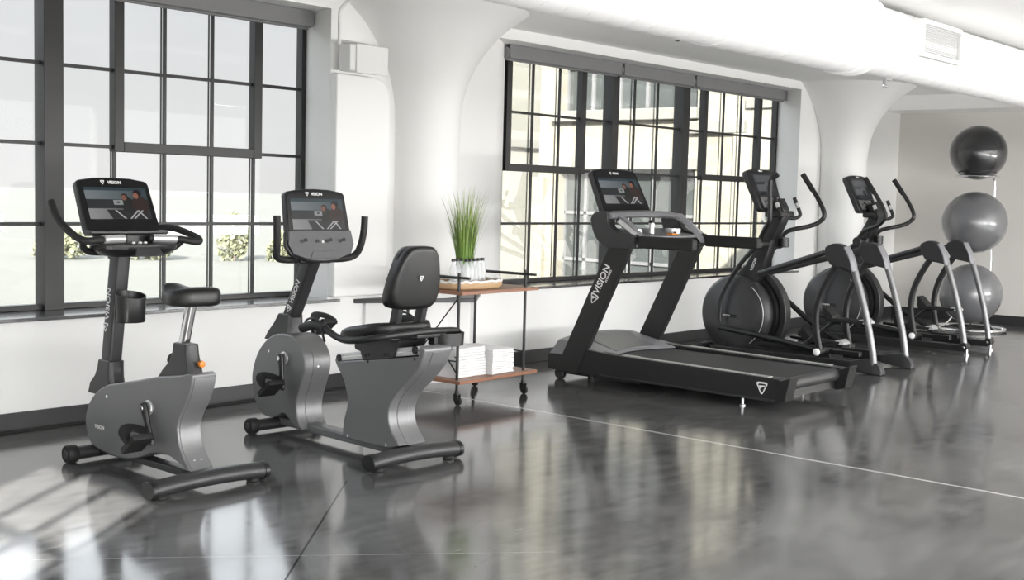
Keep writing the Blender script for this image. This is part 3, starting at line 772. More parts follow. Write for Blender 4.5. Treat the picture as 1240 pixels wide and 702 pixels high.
crank_set(t, .955, .41, .09, math.radians(-97), .15, .1)
bm = BM(); rings(bm, [[V(-h, y1, z), V(-h*.6, y1+.01, z), V(h*.6, y1+.01, z), V(h, y1, z), V(h, y0, z), V(h*.6, y0-.008, z), V(-h*.6, y0-.008, z), V(-h, y0, z)] for y0, y1, z, h in
    ((.97, 1.20, .485, .055), (.985, 1.165, .53, .053), (.985, 1.115, .58, .05), (.985, 1.075, .635, .047))]); obj('mast_boot', bm, M['charcoal'], t, bev=.006)
bm = BM(); rtube(bm, [(0, 1.03, .60), (0, .83, .955)], .036, .038, .012, 0); ms = obj('mast', bm, M['charcoal'], t)
mu = V(0, -.2, .355).normalized()
text('lettering', 'VISION', .044, (-.0365, .942, .757), mu, (0, .87, .49), M['white'], ms, bold=.0008, squash=1.05)
bm = BM(); shield(bm, (-.0365, .995, .665), (0, -.87, -.49), mu, .038); obj('emblem', bm, M['white'], ms)
# console: screen above a grey button panel
slab_console(t, .765, 1.02, .825, 1.288, .40, .375, .04, (.163, .075, .235), 'console_shell', M['charcoal'], M['gloss'])
bm = BM(); pp = [(-.205, 0), (-.195, .075), (.195, .075), (.205, 0), (.18, -.05), (.08, -.082), (0, -.088), (-.08, -.082), (-.18, -.05)]
ey = V(0, .06, .268).normalized(); panel(bm, [(p[0], p[1]-.005) for p in pp], (0, .765, 1.02), (1, 0, 0), ey, .012); bp = obj('button_panel', bm, M['pgrey'], t, bev=.006)
bm = BM(); panel(bm, [(p[0]*1.04, p[1]*1.04-.005) for p in pp], V(0, .80, 1.012), (1, 0, 0), ey, .03); obj('panel_shell', bm, M['charcoal'], t, bev=.01)
nn = V(1, 0, 0).cross(ey); oo = V(0, .765, 1.02)+nn*.0125
bm = BM(); panel(bm, [(-.085, -.078), (.085, -.078), (.065, -.04), (-.065, -.04)], oo, (1, 0, 0), ey, .004); obj('bottle_rest', bm, M['pgrey'], bp, bev=.002)
for k, (x0, n) in enumerate(((-.125, 2), (-.03, 1), (.03, 2), (.115, 2))):
    for q in range(n):
        bm = BM(); panel(bm, rrect(.02, .017, .004, 3, x0+q*.024, .012+.006*(q % 2)), oo, (1, 0, 0), ey, .003); obj('control_button', bm, M['gloss'], bp)
bm = BM(); panel(bm, rrect(.012, .012, .003, 3, .004, .008), oo, (1, 0, 0), ey, .003); obj('control_button', bm, M['white'], bp)
for s in (-1, 1):
    bm = BM(); tube(bm, [(s*.08, .83, .935), (s*.19, .815, .938), (s*.245, .80, .955), (s*.262, .775, 1.0), (s*.272, .76, 1.08), (s*.276, .757, 1.163)], .0185, 14, 6); obj('handlebar', bm, M['rubber'], t)
bm = BM(); boxm(bm, (-.1, .80, .915), (.1, .86, .955)); obj('console_neck', bm, M['black'], t, bev=.01)
# seat pedestal
body = cr([(-.15, .59), (-.168, .575), (-.160, .545), (-.13, .49), (-.048, .41), (.03, .345), (.078, .275), (.082, .21), (.06, .16), (.0, .10)], 4)
rp = [tuple(p) for p in body]+[(.083, .074), (.2, .07), (.33, .07), (.449, .07)]+[tuple(p) for p in cr([(.449, .08), (.437, .16), (.411, .25), (.44, .35), (.50, .42), (.521, .452)], 4)]+[(.505, .466), (.484, .448), (-.12, .540), (-.13, .59)]
bm = BM(); prism(bm, rp, -.085, .085); sh = obj('rear_shroud', bm, M['grey'], t, bev=.016, seg=4)
bm = BM(); rings(bm, [[V(-.034, p.x-.004, p.y), V(.034, p.x-.004, p.y), V(.034, p.x+.012, p.y), V(-.034, p.x+.012, p.y)] for p in body[6:]]); obj('shroud_spine', bm, M['grey'], sh, bev=.003)
screw(sh, [(-.014, .045, .338), (.014, .045, .338), (-.014, .033, .12), (.014, .033, .12)], .005, ax='Y'); screw(sh, [(-.0865, .25, .475), (-.0865, -.10, .525)], .007, m='black'); screw(t, [(-.086, .40, .085), (-.086, .10, .088)], .008)
bm = BM(); L = [(.512, .444), (-.115, .545), (-.115, .588), (.515, .484)]
prism(bm, L, -.075, .075); al = obj('seat_track', bm, M['alu'], t, bev=.004, label='silver seat track')
bm = BM(); prism(bm, [(.508, .462), (-.115, .563), (-.115, .568), (.508, .467)], -.079, .079); obj('track_groove', bm, M['chrome'], al)
for y, z in ((.492, .462), (-.092, .566)):
    bm = BM(); cyl(bm, (-.078, y, z), .019, .012, 'X', 20, .003); obj('track_stop', bm, M['black'], al)
bm = BM(); prism(bm, [(.36, .545), (.352, .522), (.31, .516), (.293, .48), (.285, .474), (.065, .508), (.05, .52), (.043, .548), (.03, .57), (.016, .605), (-.115, .622), (-.118, .64), (.03, .625), (.2, .585), (.33, .562)], -.088, .088); ca = obj('seat_carriage', bm, M['charcoal'], t, bev=.006)
screw(ca, [(-.09, .268, .502), (-.09, .243, .508), (-.09, .117, .522), (-.09, .088, .524)], .009, m='black')
bm = BM()
def seat_ring(z, k, lift):
    ring = []
    for q in range(36):
        a = q/36*2*PI; c_, s_ = math.cos(a), math.sin(a)
        y = .215+.20*k*math.copysign(abs(s_)**.6, s_); x = (.19+.015*s_)*k*math.copysign(abs(c_)**.6, c_)
        zz = z+(.215-y)*.17+lift*(.03*(abs(x)/.19)**2.2-.012*max(0, s_)+.012*max(0, -s_))
        ring.append(V(x, y, zz))
    return ring
rings(bm, [seat_ring(.585, .85, 0), seat_ring(.592, .97, 0), seat_ring(.615, 1, .2), seat_ring(.638, .97, .7), seat_ring(.643, .85, 1), seat_ring(.632, .4, 1)]); obj('seat', bm, M['vinyl'], t, ang=70, sub=1)
# backrest on two posts
def back_ring(f, k):   # f: depth 0 (rear) .. 1 (front)
    out = []
    prof_w = lambda v: .148-.055*max(0, (v-.42)/.58)**1.0
    for q in range(48):
        a = q/48*2*PI; c_, s_ = math.cos(a), math.sin(a)
        v = .5+.5*math.copysign(abs(s_)**.45, s_)*(1 if k == 1 else k); x = prof_w(v)*math.copysign(abs(c_)**.45, c_)*k
        z = .742+.305*v; y = .012-.065*v+f*.105+.02*f*math.sin(v*PI)*(1 if f < .5 else -1)-.012*(1-(x/.15)**2)*(f < .5)
        out.append(V(x, y, z))
    return out
bm = BM(); rings(bm, [back_ring(0, .84), back_ring(.03, .94), back_ring(.12, .99), back_ring(.42, 1), back_ring(.46, .985), back_ring(.5, 1), back_ring(.85, .98), back_ring(.97, .92), back_ring(1, .78)]); bk = obj('backrest', bm, M['vinyl'], t, ang=70)
bm = BM(); shield(bm, (.0, -.036, .895), (1, 0, 0), (0, -.2, 1), .024, .003); obj('emblem', bm, M['white'], bk)
for s in (-1, 1):
    bm = BM(); rtube(bm, [(s*.075, .085, .60), (s*.075, .055, .70), (s*.075, .03, .80)], .016, .026, .005, 3); obj('backrest_post', bm, M['charcoal'], t)
bm = BM(); boxm(bm, (-.15, .0, .60), (.15, .10, .632)); obj('seat_frame', bm, M['black'], t, bev=.008)
screw(t, [(-.152, y, .618) for y in (.02, .05, .08)], .008, 'bolt', m='black')
# side grips joined by one bar behind the seat
bm = BM(); pth = [(-.285, .50, .628), (-.285, .42, .645), (-.285, .34, .642), (-.285, .25, .612), (-.285, .16, .60), (-.275, .05, .612), (-.235, -.04, .632), (-.14, -.085, .645), (0, -.095, .65)]
pth = pth+[(-p[0], p[1], p[2]) for p in pth[-2::-1]]; tube(bm, pth, .0165, 14, 5); hb = obj('grip_bar', bm, M['satin'], t)
for s in (-1, 1):
    bm = BM(); tube(bm, [(s*.285, .515, .624), (s*.285, .42, .645), (s*.285, .33, .640)], .0235, 16, 4); gp = obj('hand_grip', bm, M['rubber'], hb)
    bm = BM(); tube(bm, [(s*.285, .50, .640), (s*.285, .475, .668), (s*.285, .425, .680), (s*.285, .37, .668), (s*.285, .345, .645)], .0055, 8, 5); obj('brake_loop', bm, M['satin'], gp)
    bm = BM(); tube(bm, [(s*.285, .352, .63), (s*.285, .343, .60), (s*.285, .33, .575)], .006, 8, 3); obj('adjuster_lever', bm, M['satin'], hb)
    bm = BM(); tube(bm, [(s*.285, .19, .602), (s*.2, .17, .60), (s*.09, .16, .60)], .014, 12, 3); obj('grip_strut', bm, M['satin'], hb)
bm = BM(); lathe(bm, [(.07, .575), (.083, .578), (.086, .638), (.083, .638), (.078, .588), (.02, .586)], (.13, -.075, 0), n=32); cup = obj('cup_holder', bm, M['black'], t)
bm = BM(); cyl(bm, (.13, -.075, .563), .03, .03, 'Z', 20, .004); boxm(bm, (.03, -.105, .585), (.1, -.06, .65)); obj('cup_bracket', bm, M['satin'], cup)
# ------------------------------------------------------------------ treadmill (local y = distance from its middle, front +)
t = thing('treadmill', 'large black treadmill with a tall video console facing the far window', 'treadmill', (7.13, 4.5, 0))
bm = BM(); boxm(bm, (-.38, -.86, .07), (.38, .75, .165)); obj('deck', bm, M['black'], t)
bm = BM(); boxm(bm, (-.372, -.835, .168), (.372, .55, .196)); boxm(bm, (-.30, -.84, .12), (.30, .5, .15)); obj('running_belt', bm, M['belt'], t, bev=.012, seg=3)
bm = BM(); cyl(bm, (0, -.845, .155), .041, .75, 'X', 28, .004); obj('rear_roller', bm, M['charcoal'], t)
for s in (-1, 1):
    bm = BM(); pr = [(-.885, .205), (.40, .222), (.62, .235), (.80, .19), (.80, .07), (.55, .058), (-.855, .058)]
    prism(bm, pr, s*.375, s*.455); sr = obj('side_rail', bm, M['satin'], t, bev=.008, seg=3)
    bm = BM(); prism(bm, [(-.86, .062), (.5, .066), (.5, .075), (-.862, .075)], s*.45, s*.462); obj('rail_trim', bm, M['charcoal'], sr)
    bm = BM(); prism(bm, [(-.80, .206), (.33, .221), (.33, .2265), (-.80, .2115)], s*.388, s*.44); obj('foot_rail', bm, M['strip'], t, bev=.002)
    bm = BM(); prism(bm, [(-.875, .20), (.38, .219), (.38, .226), (-.875, .207)], s*.375, s*.386); obj('edge_strip', bm, M['chrome'], sr)
    bm = BM(); prism(bm, [(-.905, .203), (-.965, .226), (-.93, .073), (-.855, .054), (-.86, .10), (-.88, .20)], s*.355, s*.462); ec = obj('end_cap', bm, M['black'], t, bev=.008, seg=3)
    bm = BM(); prism(bm, [(-.962, .222), (-.957, .20), (-.935, .19), (-.94, .215)], s*.37, s*.445); obj('cap_inlay', bm, M['charcoal'], ec)
    bm = BM(); cyl(bm, (s*.40, -.60, .03), .009, .06, 'Z', 14, .001); lathe(bm, [(.02, 0), (.02, .008), (.009, .012)], (s*.40, -.60, 0), n=18); obj('levelling_foot', bm, M['alu'], t)
    # leaning uprights
    bm = BM(); prism(bm, [(.895, .055), (.70, .055), (.275, .955), (.46, .955)], s*.415, s*.462); up = obj('upright', bm, M['satin'], t, bev=.008, seg=3)
    bm = BM(); cyl(bm, (s*.43, .865, .04), .04, .05, 'X', 28, .008); wh = obj('transport_wheel', bm, M['rubber'], t)
    if s < 0:
        eu = V(0, -.43, .9).normalized(); ev = V(0, .9, .43).normalized()
        text('lettering', 'VISION', .070, (-.4625, .500, .735), eu, ev, M['white'], up, bold=.0012, squash=1.02)
        text('lettering', 'FITNESS', .022, (-.4625, .444, .760), eu, ev, M['white'], up, bold=.0003, squash=1.25)
        bm = BM(); shield(bm, (-.4625, .565, .598), ev*-1, eu, .068); obj('emblem', bm, M['white'], up)
        bm = BM(); shield(bm, (-.4555, -.765, .14), (0, -1, 0), (0, 0, 1), .075); obj('emblem', bm, M['white'], sr)
    # C-shaped console cheek
    ch = cr([(.50, 1.205), (.575, 1.195), (.612, 1.15), (.60, 1.09), (.565, 1.02), (.50, .965), (.41, .948)], 4)
    inn = cr([(.255, 1.052), (.36, 1.062), (.43, 1.09), (.46, 1.13), (.465, 1.175), (.475, 1.205)], 4)
    bm = BM(); prism(bm, [tuple(p) for p in ch]+[(.275, .955), (.24, 1.04)]+[tuple(p) for p in inn], s*.395, s*.468); obj('console_cheek', bm, M['charcoal'], t, bev=.01, seg=3)
    # side handrail with slanted grip
    bm = BM(); prism(bm, [(p[0]-.012, p[1]+1.003) for p in rrect(.44, .082, .02, 3, .02)], s*.385, s*.445); hr = obj('handrail', bm, M['rubber'], t, bev=.012, seg=3)
    bm = BM(); tube(bm, [(s*.415, .215, 1.02), (s*.415, .25, 1.035), (s*.415, .42, 1.145)], .015, 14, 3); g_ = obj('slanted_grip', bm, M['rubber'], hr)
    bm = BM(); tube(bm, [(s*.415, .262, 1.046), (s*.415, .405, 1.138)], .0172, 16, 0); obj('pulse_plate', bm, M['alu'], g_, label='silver pulse plate')
    bm = BM(); boxm(bm, (s*.425-.04, .2, .0), (s*.425+.04, .86, .0)) if False else cyl(bm, (s*.38, .62, .028), .03, .056, 'Z', 18, .004); obj('front_foot', bm, M['rubber'], t)
bm = BM(); boxm(bm, (-.40, .20, .035), (.40, .9, .075)); obj('base_frame', bm, M['black'], t, bev=.006)
# motor hood, silver with a darker centre panel
R = []
for x in [k/10*.44 for k in range(-10, 11)]:
    e = abs(x)/.44; d = .13*e**2; zz = .032*(e**3)
    R.append([V(x, .52-d, .202), V(x, .535-d, .214), V(x, .70-d*.4, .262-zz*.4), V(x, .84, .315-zz), V(x, .885, .312-zz), V(x, .985-.02*e, .172), V(x, .80, .172)])
bm = BM(); rings(bm, R); hd = obj('motor_hood', bm, M['hood'], t, bev=.006, seg=2, label='silver grey motor hood')
R = []
for x in [k/8*.25 for k in range(-8, 9)]:
    e = abs(x)/.44; d = .13*e**2; zz = .032*(e**3); w_ = .06*(abs(x)/.25)**4
    R.append([V(x, .55-d, .222), V(x, .70-d*.4, .267-zz*.4), V(x, .81-w_, .309-zz), V(x, .81-w_, .30-zz), V(x, .70-d*.4, .25-zz*.4), V(x, .55-d, .2)])
bm = BM(); rings(bm, R); obj('hood_panel', bm, M['grey'], hd)
bm = BM(); rings(bm, [[V(x, .984-.02*abs(x)/.44, .1715), V(x, .995-.02*abs(x)/.44, .155), V(x, .97, .062), V(x, .74, .058), V(x, .74, .1715)] for x in (-.44, -.3, -.1, .1, .3, .44)]); obj('nose_panel', bm, M['black'], hd)
# console: video screen, arch, tray
slab_console(t, .625, 1.185, .775, 1.492, .575, .535, .045, (.235, .075, .275), 'console_shell', M['charcoal'], M['gloss'], rad=.03)
R = []
for x in [k/12*.45 for k in range(-12, 13)]:
    e = abs(x)/.45; up = .012*(1-e**2)
    R.append([V(x, .60, 1.185+up), V(x, .52, 1.20+up), V(x, .455-.02*(1-e), 1.19+up), V(x, .43-.02*(1-e), 1.165+up), V(x, .445, 1.15+up), V(x, .56, 1.15+up)])
bm = BM(); rings(bm, R); obj('console_arch', bm, M['hood'], t, bev=.006, label='grey arch below the screen')
for s in (-1, 1):
    bm = BM(); R = []
    for k in range(11):
        f = k/10; y = .47-.24*f; z = 1.185-.165*f**1.6
        R.append([V(s*.398, y, z), V(s*.33, y-.01, z-.012), V(s*.32, y-.015, z-.03), V(s*.398, y-.01, z-.035)])
    rings(bm, R); obj('arch_side', bm, M['hood'], t, bev=.003)
bm = BM(); boxm(bm, (-.41, .265, .955), (.41, .34, 1.03)); obj('crossbar', bm, M['satin'], t, bev=.012)
bm = BM(); prism(bm, [(.25, 1.025), (.25, 1.04), (.40, 1.055), (.53, 1.085), (.53, 1.06), (.40, 1.03)], -.40, .40); ct = obj('console_tray', bm, M['hood'], t, bev=.005)
for x in (-.24, .24):
    bm = BM(); lathe(bm, [(.052, 1.05), (.056, 1.05), (.056, 1.085), (.05, 1.085), (.046, 1.06)], (x, .40, 0), n=24); obj('cup_well', bm, M['alu'], ct)
bm = BM(); tube(bm, [(-.09, .36, 1.03), (-.09, .36, 1.13)], .02, 18, 0); gp = obj('centre_grip', bm, M['alu'], t, label='silver upright grip on the console')
bm = BM(); lathe(bm, [(.022, 1.126), (.023, 1.135), (.017, 1.146), (.004, 1.149)], (-.09, .36, 0), n=20); cyl(bm, (-.09, .36, 1.043), .026, .02); obj('grip_cap', bm, M['black'], gp)
bm = BM(); tube(bm, [(-.25, .49, 1.07), (-.25, .49, 1.15)], .014, 14, 0); obj('console_post', bm, M['alu'], t)
bm = BM(); box(bm, (.10, .31, 1.05), (.075, .05, .014)); obj('safety_key', bm, M['orange'], t, bev=.003, label='orange safety key')
bm = BM(); cyl(bm, (.135, .31, 1.062), .012, .012, 'Z', 16, .003); obj('stop_button', bm, M['black'], ct)

# ------------------------------------------------------------------ elliptical trainers
def elliptical(label, loc, boots, left_path, right_path):
    t = thing('elliptical_trainer', label, 'elliptical trainer', loc)
    # base rails, front stabiliser
    for s in (-1, 1):
        bm = BM(); boxm(bm, (s*.28-.03, -.56, .03), (s*.28+.03, .86, .085)); obj('base_rail', bm, M['satin'], t, bev=.008)
        # bowed silver rear legs
        leg = [(s*.30, -.355, .80), (s*.30, -.375, .745), (s*.298, -.44, .55), (s*.296, -.50, .33), (s*.294, -.535, .17), (s*.294, -.55, .07)]
        bm = BM(); tube(bm, leg, .0265, 18, 6, hint=(0, 1, 0)); obj('rear_leg', bm, M['silver'], t, label='bowed silver rear leg')
        # knuckle cover
        out = cr([(-.12, .955), (-.18, .985), (-.24, .985), (-.29, .955), (-.335, .87), (-.355, .785)], 4)
        bm = BM(); prism(bm, [tuple(p) for p in out]+[(-.405, .79), (-.40, .80)][:0]+[(-.41, .785), (-.395, .80)][:0]+[(-.355, .785), (-.30, .795), (-.235, .805), (-.17, .82), (-.12, .90)], s*.30-.043, s*.30+.043)
        obj('knuckle_cover', bm, M['charcoal'], t, bev=.016, seg=3)
        bm = BM(); tube(bm, [(s*.30, -.285, .962), (s*.30, -.333, .875), (s*.30, -.362, .78)], 1, 14, 4, flat=(.047, .02), hint=(0, 1, .3)); obj('knuckle_band', bm, M['hood'], t)
        # overhead rod down to the mast
        bm = BM(); tube(bm, [(s*.28, -.14, .925), (s*.085, .585, .70)], .023, 16, 0); obj('overhead_rod', bm, M['charcoal'], t)
        # hanging suspension arm and pivot
        arm = [(s*.262, -.19, .82), (s*.262, -.13, .72), (s*.262, -.065, .58), (s*.262, -.035, .44), (s*.262, -.04, .30), (s*.262, -.075, .14)]
        bm = BM(); tube(bm, arm, 1, 16, 6, flat=(.019, .028), hint=(0, 1, 0)); obj('suspension_arm', bm, M['satin'], t)
        bm = BM(); cyl(bm, (s*.262, -.078, .125), .03, .085, 'X', 22, .006); pv = obj('pivot_hub', bm, M['black'], t)
        if s < 0:
            bm = BM(); ball(bm, (-.312, -.078, .125), .029, 20, (.75, 1, 1)); obj('pivot_cap', bm, M['white'], pv, label='white round pivot cap')
        else:
            bm = BM(); cyl(bm, (.315, -.078, .125), .02, .03, 'X', 18, .004); obj('pivot_cap', bm, M['black'], pv)
        if boots:
            bm = BM(); rings(bm, [[V(s*.28-a, y, z0), V(s*.28+a, y, z0), V(s*.28+b_, y, z1), V(s*.28-b_, y, z1)] for y, a, z0, b_, z1 in ((-.36, .034, .026, .034, .088), (-.46, .038, .012, .034, .11), (-.54, .046, .004, .034, .118), (-.60, .05, .002, .03, .07), (-.625, .046, .0, .03, .03))])
            obj('rear_boot', bm, M['charcoal'], t, bev=.008)
        else:
            bm = BM(); cyl(bm, (s*.29, -.555, .075), .034, .085, 'X', 22, .006); hb = obj('rear_joint', bm, M['satin'], t)
            bm = BM(); cyl(bm, (s*.29-.045, -.555, .07), .012, .01, 'X', 14, .002); lathe(bm, [(.026, 0), (.026, .012), (.01, .016), (.01, .05)], (s*.285, -.57, 0), n=18); obj('levelling_foot', bm, M['chrome'], hb)
    bm = BM(); boxm(bm, (-.31, .83, .03), (.31, .9, .085)); obj('front_crossmember', bm, M['satin'], t, bev=.008)
    bm = BM(); boxm(bm, (-.12, -.1, .04), (.12, 1.0, .13)); obj('centre_frame', bm, M['satin'], t, bev=.01)
    bm = BM(); tube(bm, [(-.26, 1.02, .05), (.26, 1.02, .05)], .036, 18, 0); fs = obj('front_stabilizer', bm, M['satin'], t)
    for s in (-1, 1):
        bm = BM(); cyl(bm, (s*.28, 1.02, .04), .04, .05, 'X', 26, .006); obj('transport_wheel', bm, M['rubber'], fs)
    # drive housing: two round shells around an open slot
    cy, cz, Rr = .80, .345, .325
    def shell(x0, x1, k=1.0, ch=.03):
        bm = BM(); prof = []
        R = []
        for x, f in ((x0, 1-ch/Rr), (x0+(x1-x0)*.25, 1), (x1-(x1-x0)*.25, 1), (x1, 1-ch*.4/Rr)):
            ring = []
            for q in range(56):
                a = q/56*2*PI; y, z = cy+Rr*k*f*math.cos(a), cz+Rr*k*f*math.sin(a)
                z = max(z, .05)
                ring.append(V(x, y, z))
            R.append(ring)
        rings(bm, R); return bm
    ho = obj('drive_housing', shell(-.125, .0), M['charcoal'], t, ang=50)
    obj('drive_core', shell(.0, .07, 1.06, .0), M['black'], t, ang=50)
    bm = BM(); bo = []
    RC = .405; arc = [(cy+RC*math.cos(a), max(.05, cz+RC*math.sin(a))) for a in [PI*(1.2-.72*k/24) for k in range(25)]]
    rings(bm, [[V(x, p[0], p[1]) for p in arc]+[V(x, cy+(RC-.055)*math.cos(a), max(.05, cz+(RC-.055)*math.sin(a))) for a in [PI*(1.2-.72*(24-k)/24) for k in range(25)]] for x in (.045, .14)])
    obj('housing_cover', bm, M['charcoal'], t, bev=.01, seg=3)
    obj('drive_housing', shell(.125, .165, 1.0), M['charcoal'], t, ang=50)
    bm = BM(); ring = [(cy+(Rr-.035)*math.cos(a), cz+(Rr-.035)*math.sin(a)) for a in [PI*(.70+.60*k/20) for k in range(21)]]
    tube(bm, [V(-.124, p[0], p[1]) for p in ring], .004, 6, 0); obj('rim_light_strip', bm, M['alu'], ho)
    bm = BM(); panel(bm, rrect(.17, .03, .014, 4), (-.1255, .845, .325), (0, -1, 0), (0, 0, 1), .0015); bd = obj('badge', bm, M['satin'], ho)
    text('lettering', 'VISION', .024, (-.1273, .865, .325), (0, -1, 0), (0, 0, 1), M['white'], bd, bold=.0004)
    # mast
    bm = BM(); rings(bm, [[V(-h, y1, z), V(-h*.6, y1+.015, z), V(h*.6, y1+.015, z), V(h, y1, z), V(h, y0, z), V(h*.6, y0-.015, z), V(-h*.6, y0-.015, z), V(-h, y0, z)] for y0, y1, z, h in
        ((.66, .90, .56, .075), (.62, .83, .66, .07), (.575, .735, .76, .064), (.535, .66, .88, .06), (.505, .60, 1.0, .056))]); obj('mast_boot', bm, M['black'], t, bev=.008)
    bm = BM(); rtube(bm, [(0, .60, .92), (0, .50, 1.08), (0, .455, 1.20), (0, .50, 1.30)], .056, .055, .02, 5); ms = obj('mast', bm, M['satin'], t)
    mu = V(0, -.13, .33).normalized()
    text('lettering', 'VISION', .036, (-.0668, .655, .77), mu, (0, .93, .36), M['white'], ms, bold=.0006)
    bm = BM(); cyl(bm, (0, .555, .945), .036, .34, 'X', 26, .006); obj('handle_axle', bm, M['satin'], t)
    # console
    o, ex, ey, nn, H = slab_console(t, .535, 1.225, .675, 1.555, .37, .45, .05, (.17, .13, .33), 'console_shell', M['charcoal'], M['black'], False, 'lcd', rad=.03)
    text('lettering', 'VISION', .02, o+nn*.005+ey*(H-.008), ex, ey, M['white'], ms, bold=.0004)
    bm = BM(); panel(bm, [(-.14, .02), (.14, .02), (.155, .115), (-.155, .115)], o+nn*.004, ex, ey, .006); kp = obj('button_panel', bm, M['grey'], t, bev=.003)
    for x, y in ((-.1, .07), (-.05, .085), (.05, .085), (.1, .07), (-.07, .04), (.07, .04), (0, .06)):
        bm = BM(); panel(bm, [(x+.013*math.cos(a), y+.011*math.sin(a)) for a in [q/12*2*PI for q in range(12)]], o+nn*.0102, ex, ey, .002); obj('control_button', bm, M['black'], kp)
    bm = BM(); boxm(bm, (-.13, .40, 1.17), (.13, .54, 1.225)); obj('console_base', bm, M['black'], t, bev=.015)
    bm = BM(); lathe(bm, [(.036, .92), (.045, .925), (.045, 1.0), (.04, 1.0), (.034, .93)], (.075, .46, 0), n=20); obj('bottle_holder', bm, M['black'], t)
    # fixed inner grips with pulse plates
    for s in (-1, 1):
        g0 = [(s*.05, .45, 1.17), (s*.13, .40, 1.165), (s*.165, .37, 1.19), (s*.168, .39, 1.25), (s*.165, .43, 1.335)]
        bm = BM(); tube(bm, g0, .0155, 12, 5); fg = obj('fixed_grip', bm, M['rubber'], t)
        bm = BM(); tube(bm, [g0[3], V(*g0[3])*.55+V(*g0[4])*.45], .0172, 12, 0); obj('pulse_plate', bm, M['alu'], fg)
    # moving handles and lower links
    for s, pa in ((-1, left_path), (1, right_path)):
        bm = BM(); tube(bm, pa, .019, 14, 6); h = obj('moving_handle', bm, M['satin'], t)
        e, q = V(*pa[-1]), V(*pa[-2])
        bm = BM(); tube(bm, [e, e*.35+q*.65], .0225, 14, 0); obj('hand_grip', bm, M['rubber'], h)
        bm = BM(); tube(bm, [(s*.165, .555, .945), (s*.17, .68, .82), (s*.172, .80, .66), (s*.172, .885, .50), (s*.172, .905, .36), (s*.172, .90, .27)], 1, 14, 6, flat=(.013, .02), hint=(0, 1, 0)); obj('lower_link', bm, M['satin'], t)
        bm = BM(); cyl(bm, (s*.165, .555, .945), .043, .05, 'X', 24, .008); obj('handle_hub', bm, M['satin'], h)
    # pedal bars and platforms
    for s, z0, z1, pz, py in ((-1, .225, .13, .365, -.25), (1, .47, .135, .15, .08)):
        bm = BM(); a = V(s*.172, .90, z0) if s < 0 else V(.19, .47, z0)
        tube(bm, [a, V(s*.2, .35 if s < 0 else .24, (z0+z1)/2), V(s*.235, -.06, z1)], [.022, .024, .02], 14, 3); obj('pedal_bar', bm, M['satin'], t)
        bm = BM(); out = [(s*.08+p[0]*.5, p[1]) for p in rrect(.27, .37, .05, 4)]
        prism_z(bm, [(p[0]+s*.06, p[1]+py) for p in out], pz, pz+.028); pl = obj('pedal', bm, M['rubber'], t, bev=.005)
        bm = BM(); rings(bm, [[V(s*.14-.066, y+py, pz+.005), V(s*.14+.066, y+py, pz+.005), V(s*.14+.06, y+py, h), V(s*.14-.06, y+py, h)] for y, h in ((-.19, pz+.022), (-.16, pz+.045), (-.12, pz+.033))]); obj('heel_plate', bm, M['alu'], pl, label='silver heel plate')
        bm = BM(); rings(bm, [[V(s*.14-.066, y+py, pz+.02), V(s*.14+.066, y+py, pz+.02), V(s*.14+.066, y+py, h), V(s*.14-.066, y+py, h)] for y, h in ((.10, pz+.04), (.16, pz+.10), (.185, pz+.115))]); obj('toe_guard', bm, M['rubber'], pl, bev=.004)
        bm = BM(); tube(bm, [(s*.15, py+.05, pz-.008), (s*.15, py+.12, pz-.012), (s*.165, py+.22, (pz+.17)/2), (s*.2, py+.34, .165)], .015, 12, 4); obj('pedal_strut', bm, M['black'], pl)
        bm = BM(); boxm(bm, (min(s*.10, s*.25), -.10, .11), (max(s*.10, s*.25), -.05, .145)); obj('roller_carriage', bm, M['black'], t, bev=.005)
        bm = BM(); boxm(bm, (s*.10-.03, -.35, .10), (s*.10+.03, .55, .135)); obj('roller_track', bm, M['black'], t, bev=.006)
    return t
RP = [(.165, .555, .945), (.17, .50, 1.04), (.20, .42, 1.075), (.26, .33, 1.10), (.30, .265, 1.135), (.315, .225, 1.20), (.318, .29, 1.33), (.315, .44, 1.535)]
LP1 = [(-.165, .555, .945), (-.18, .53, 1.01), (-.235, .47, 1.07), (-.275, .41, 1.14), (-.285, .40, 1.25), (-.285, .41, 1.40), (-.28, .405, 1.48), (-.275, .35, 1.518)]
LP2 = [(-p[0], p[1], p[2]) for p in RP]
elliptical('black elliptical trainer nearer the treadmill, with wedge-shaped feet under its silver legs', (9.05, 4.5, 0), True, LP1, RP)
elliptical('black elliptical trainer furthest right, in front of the exercise balls', (10.88, 4.5, 0), False, LP2, RP)

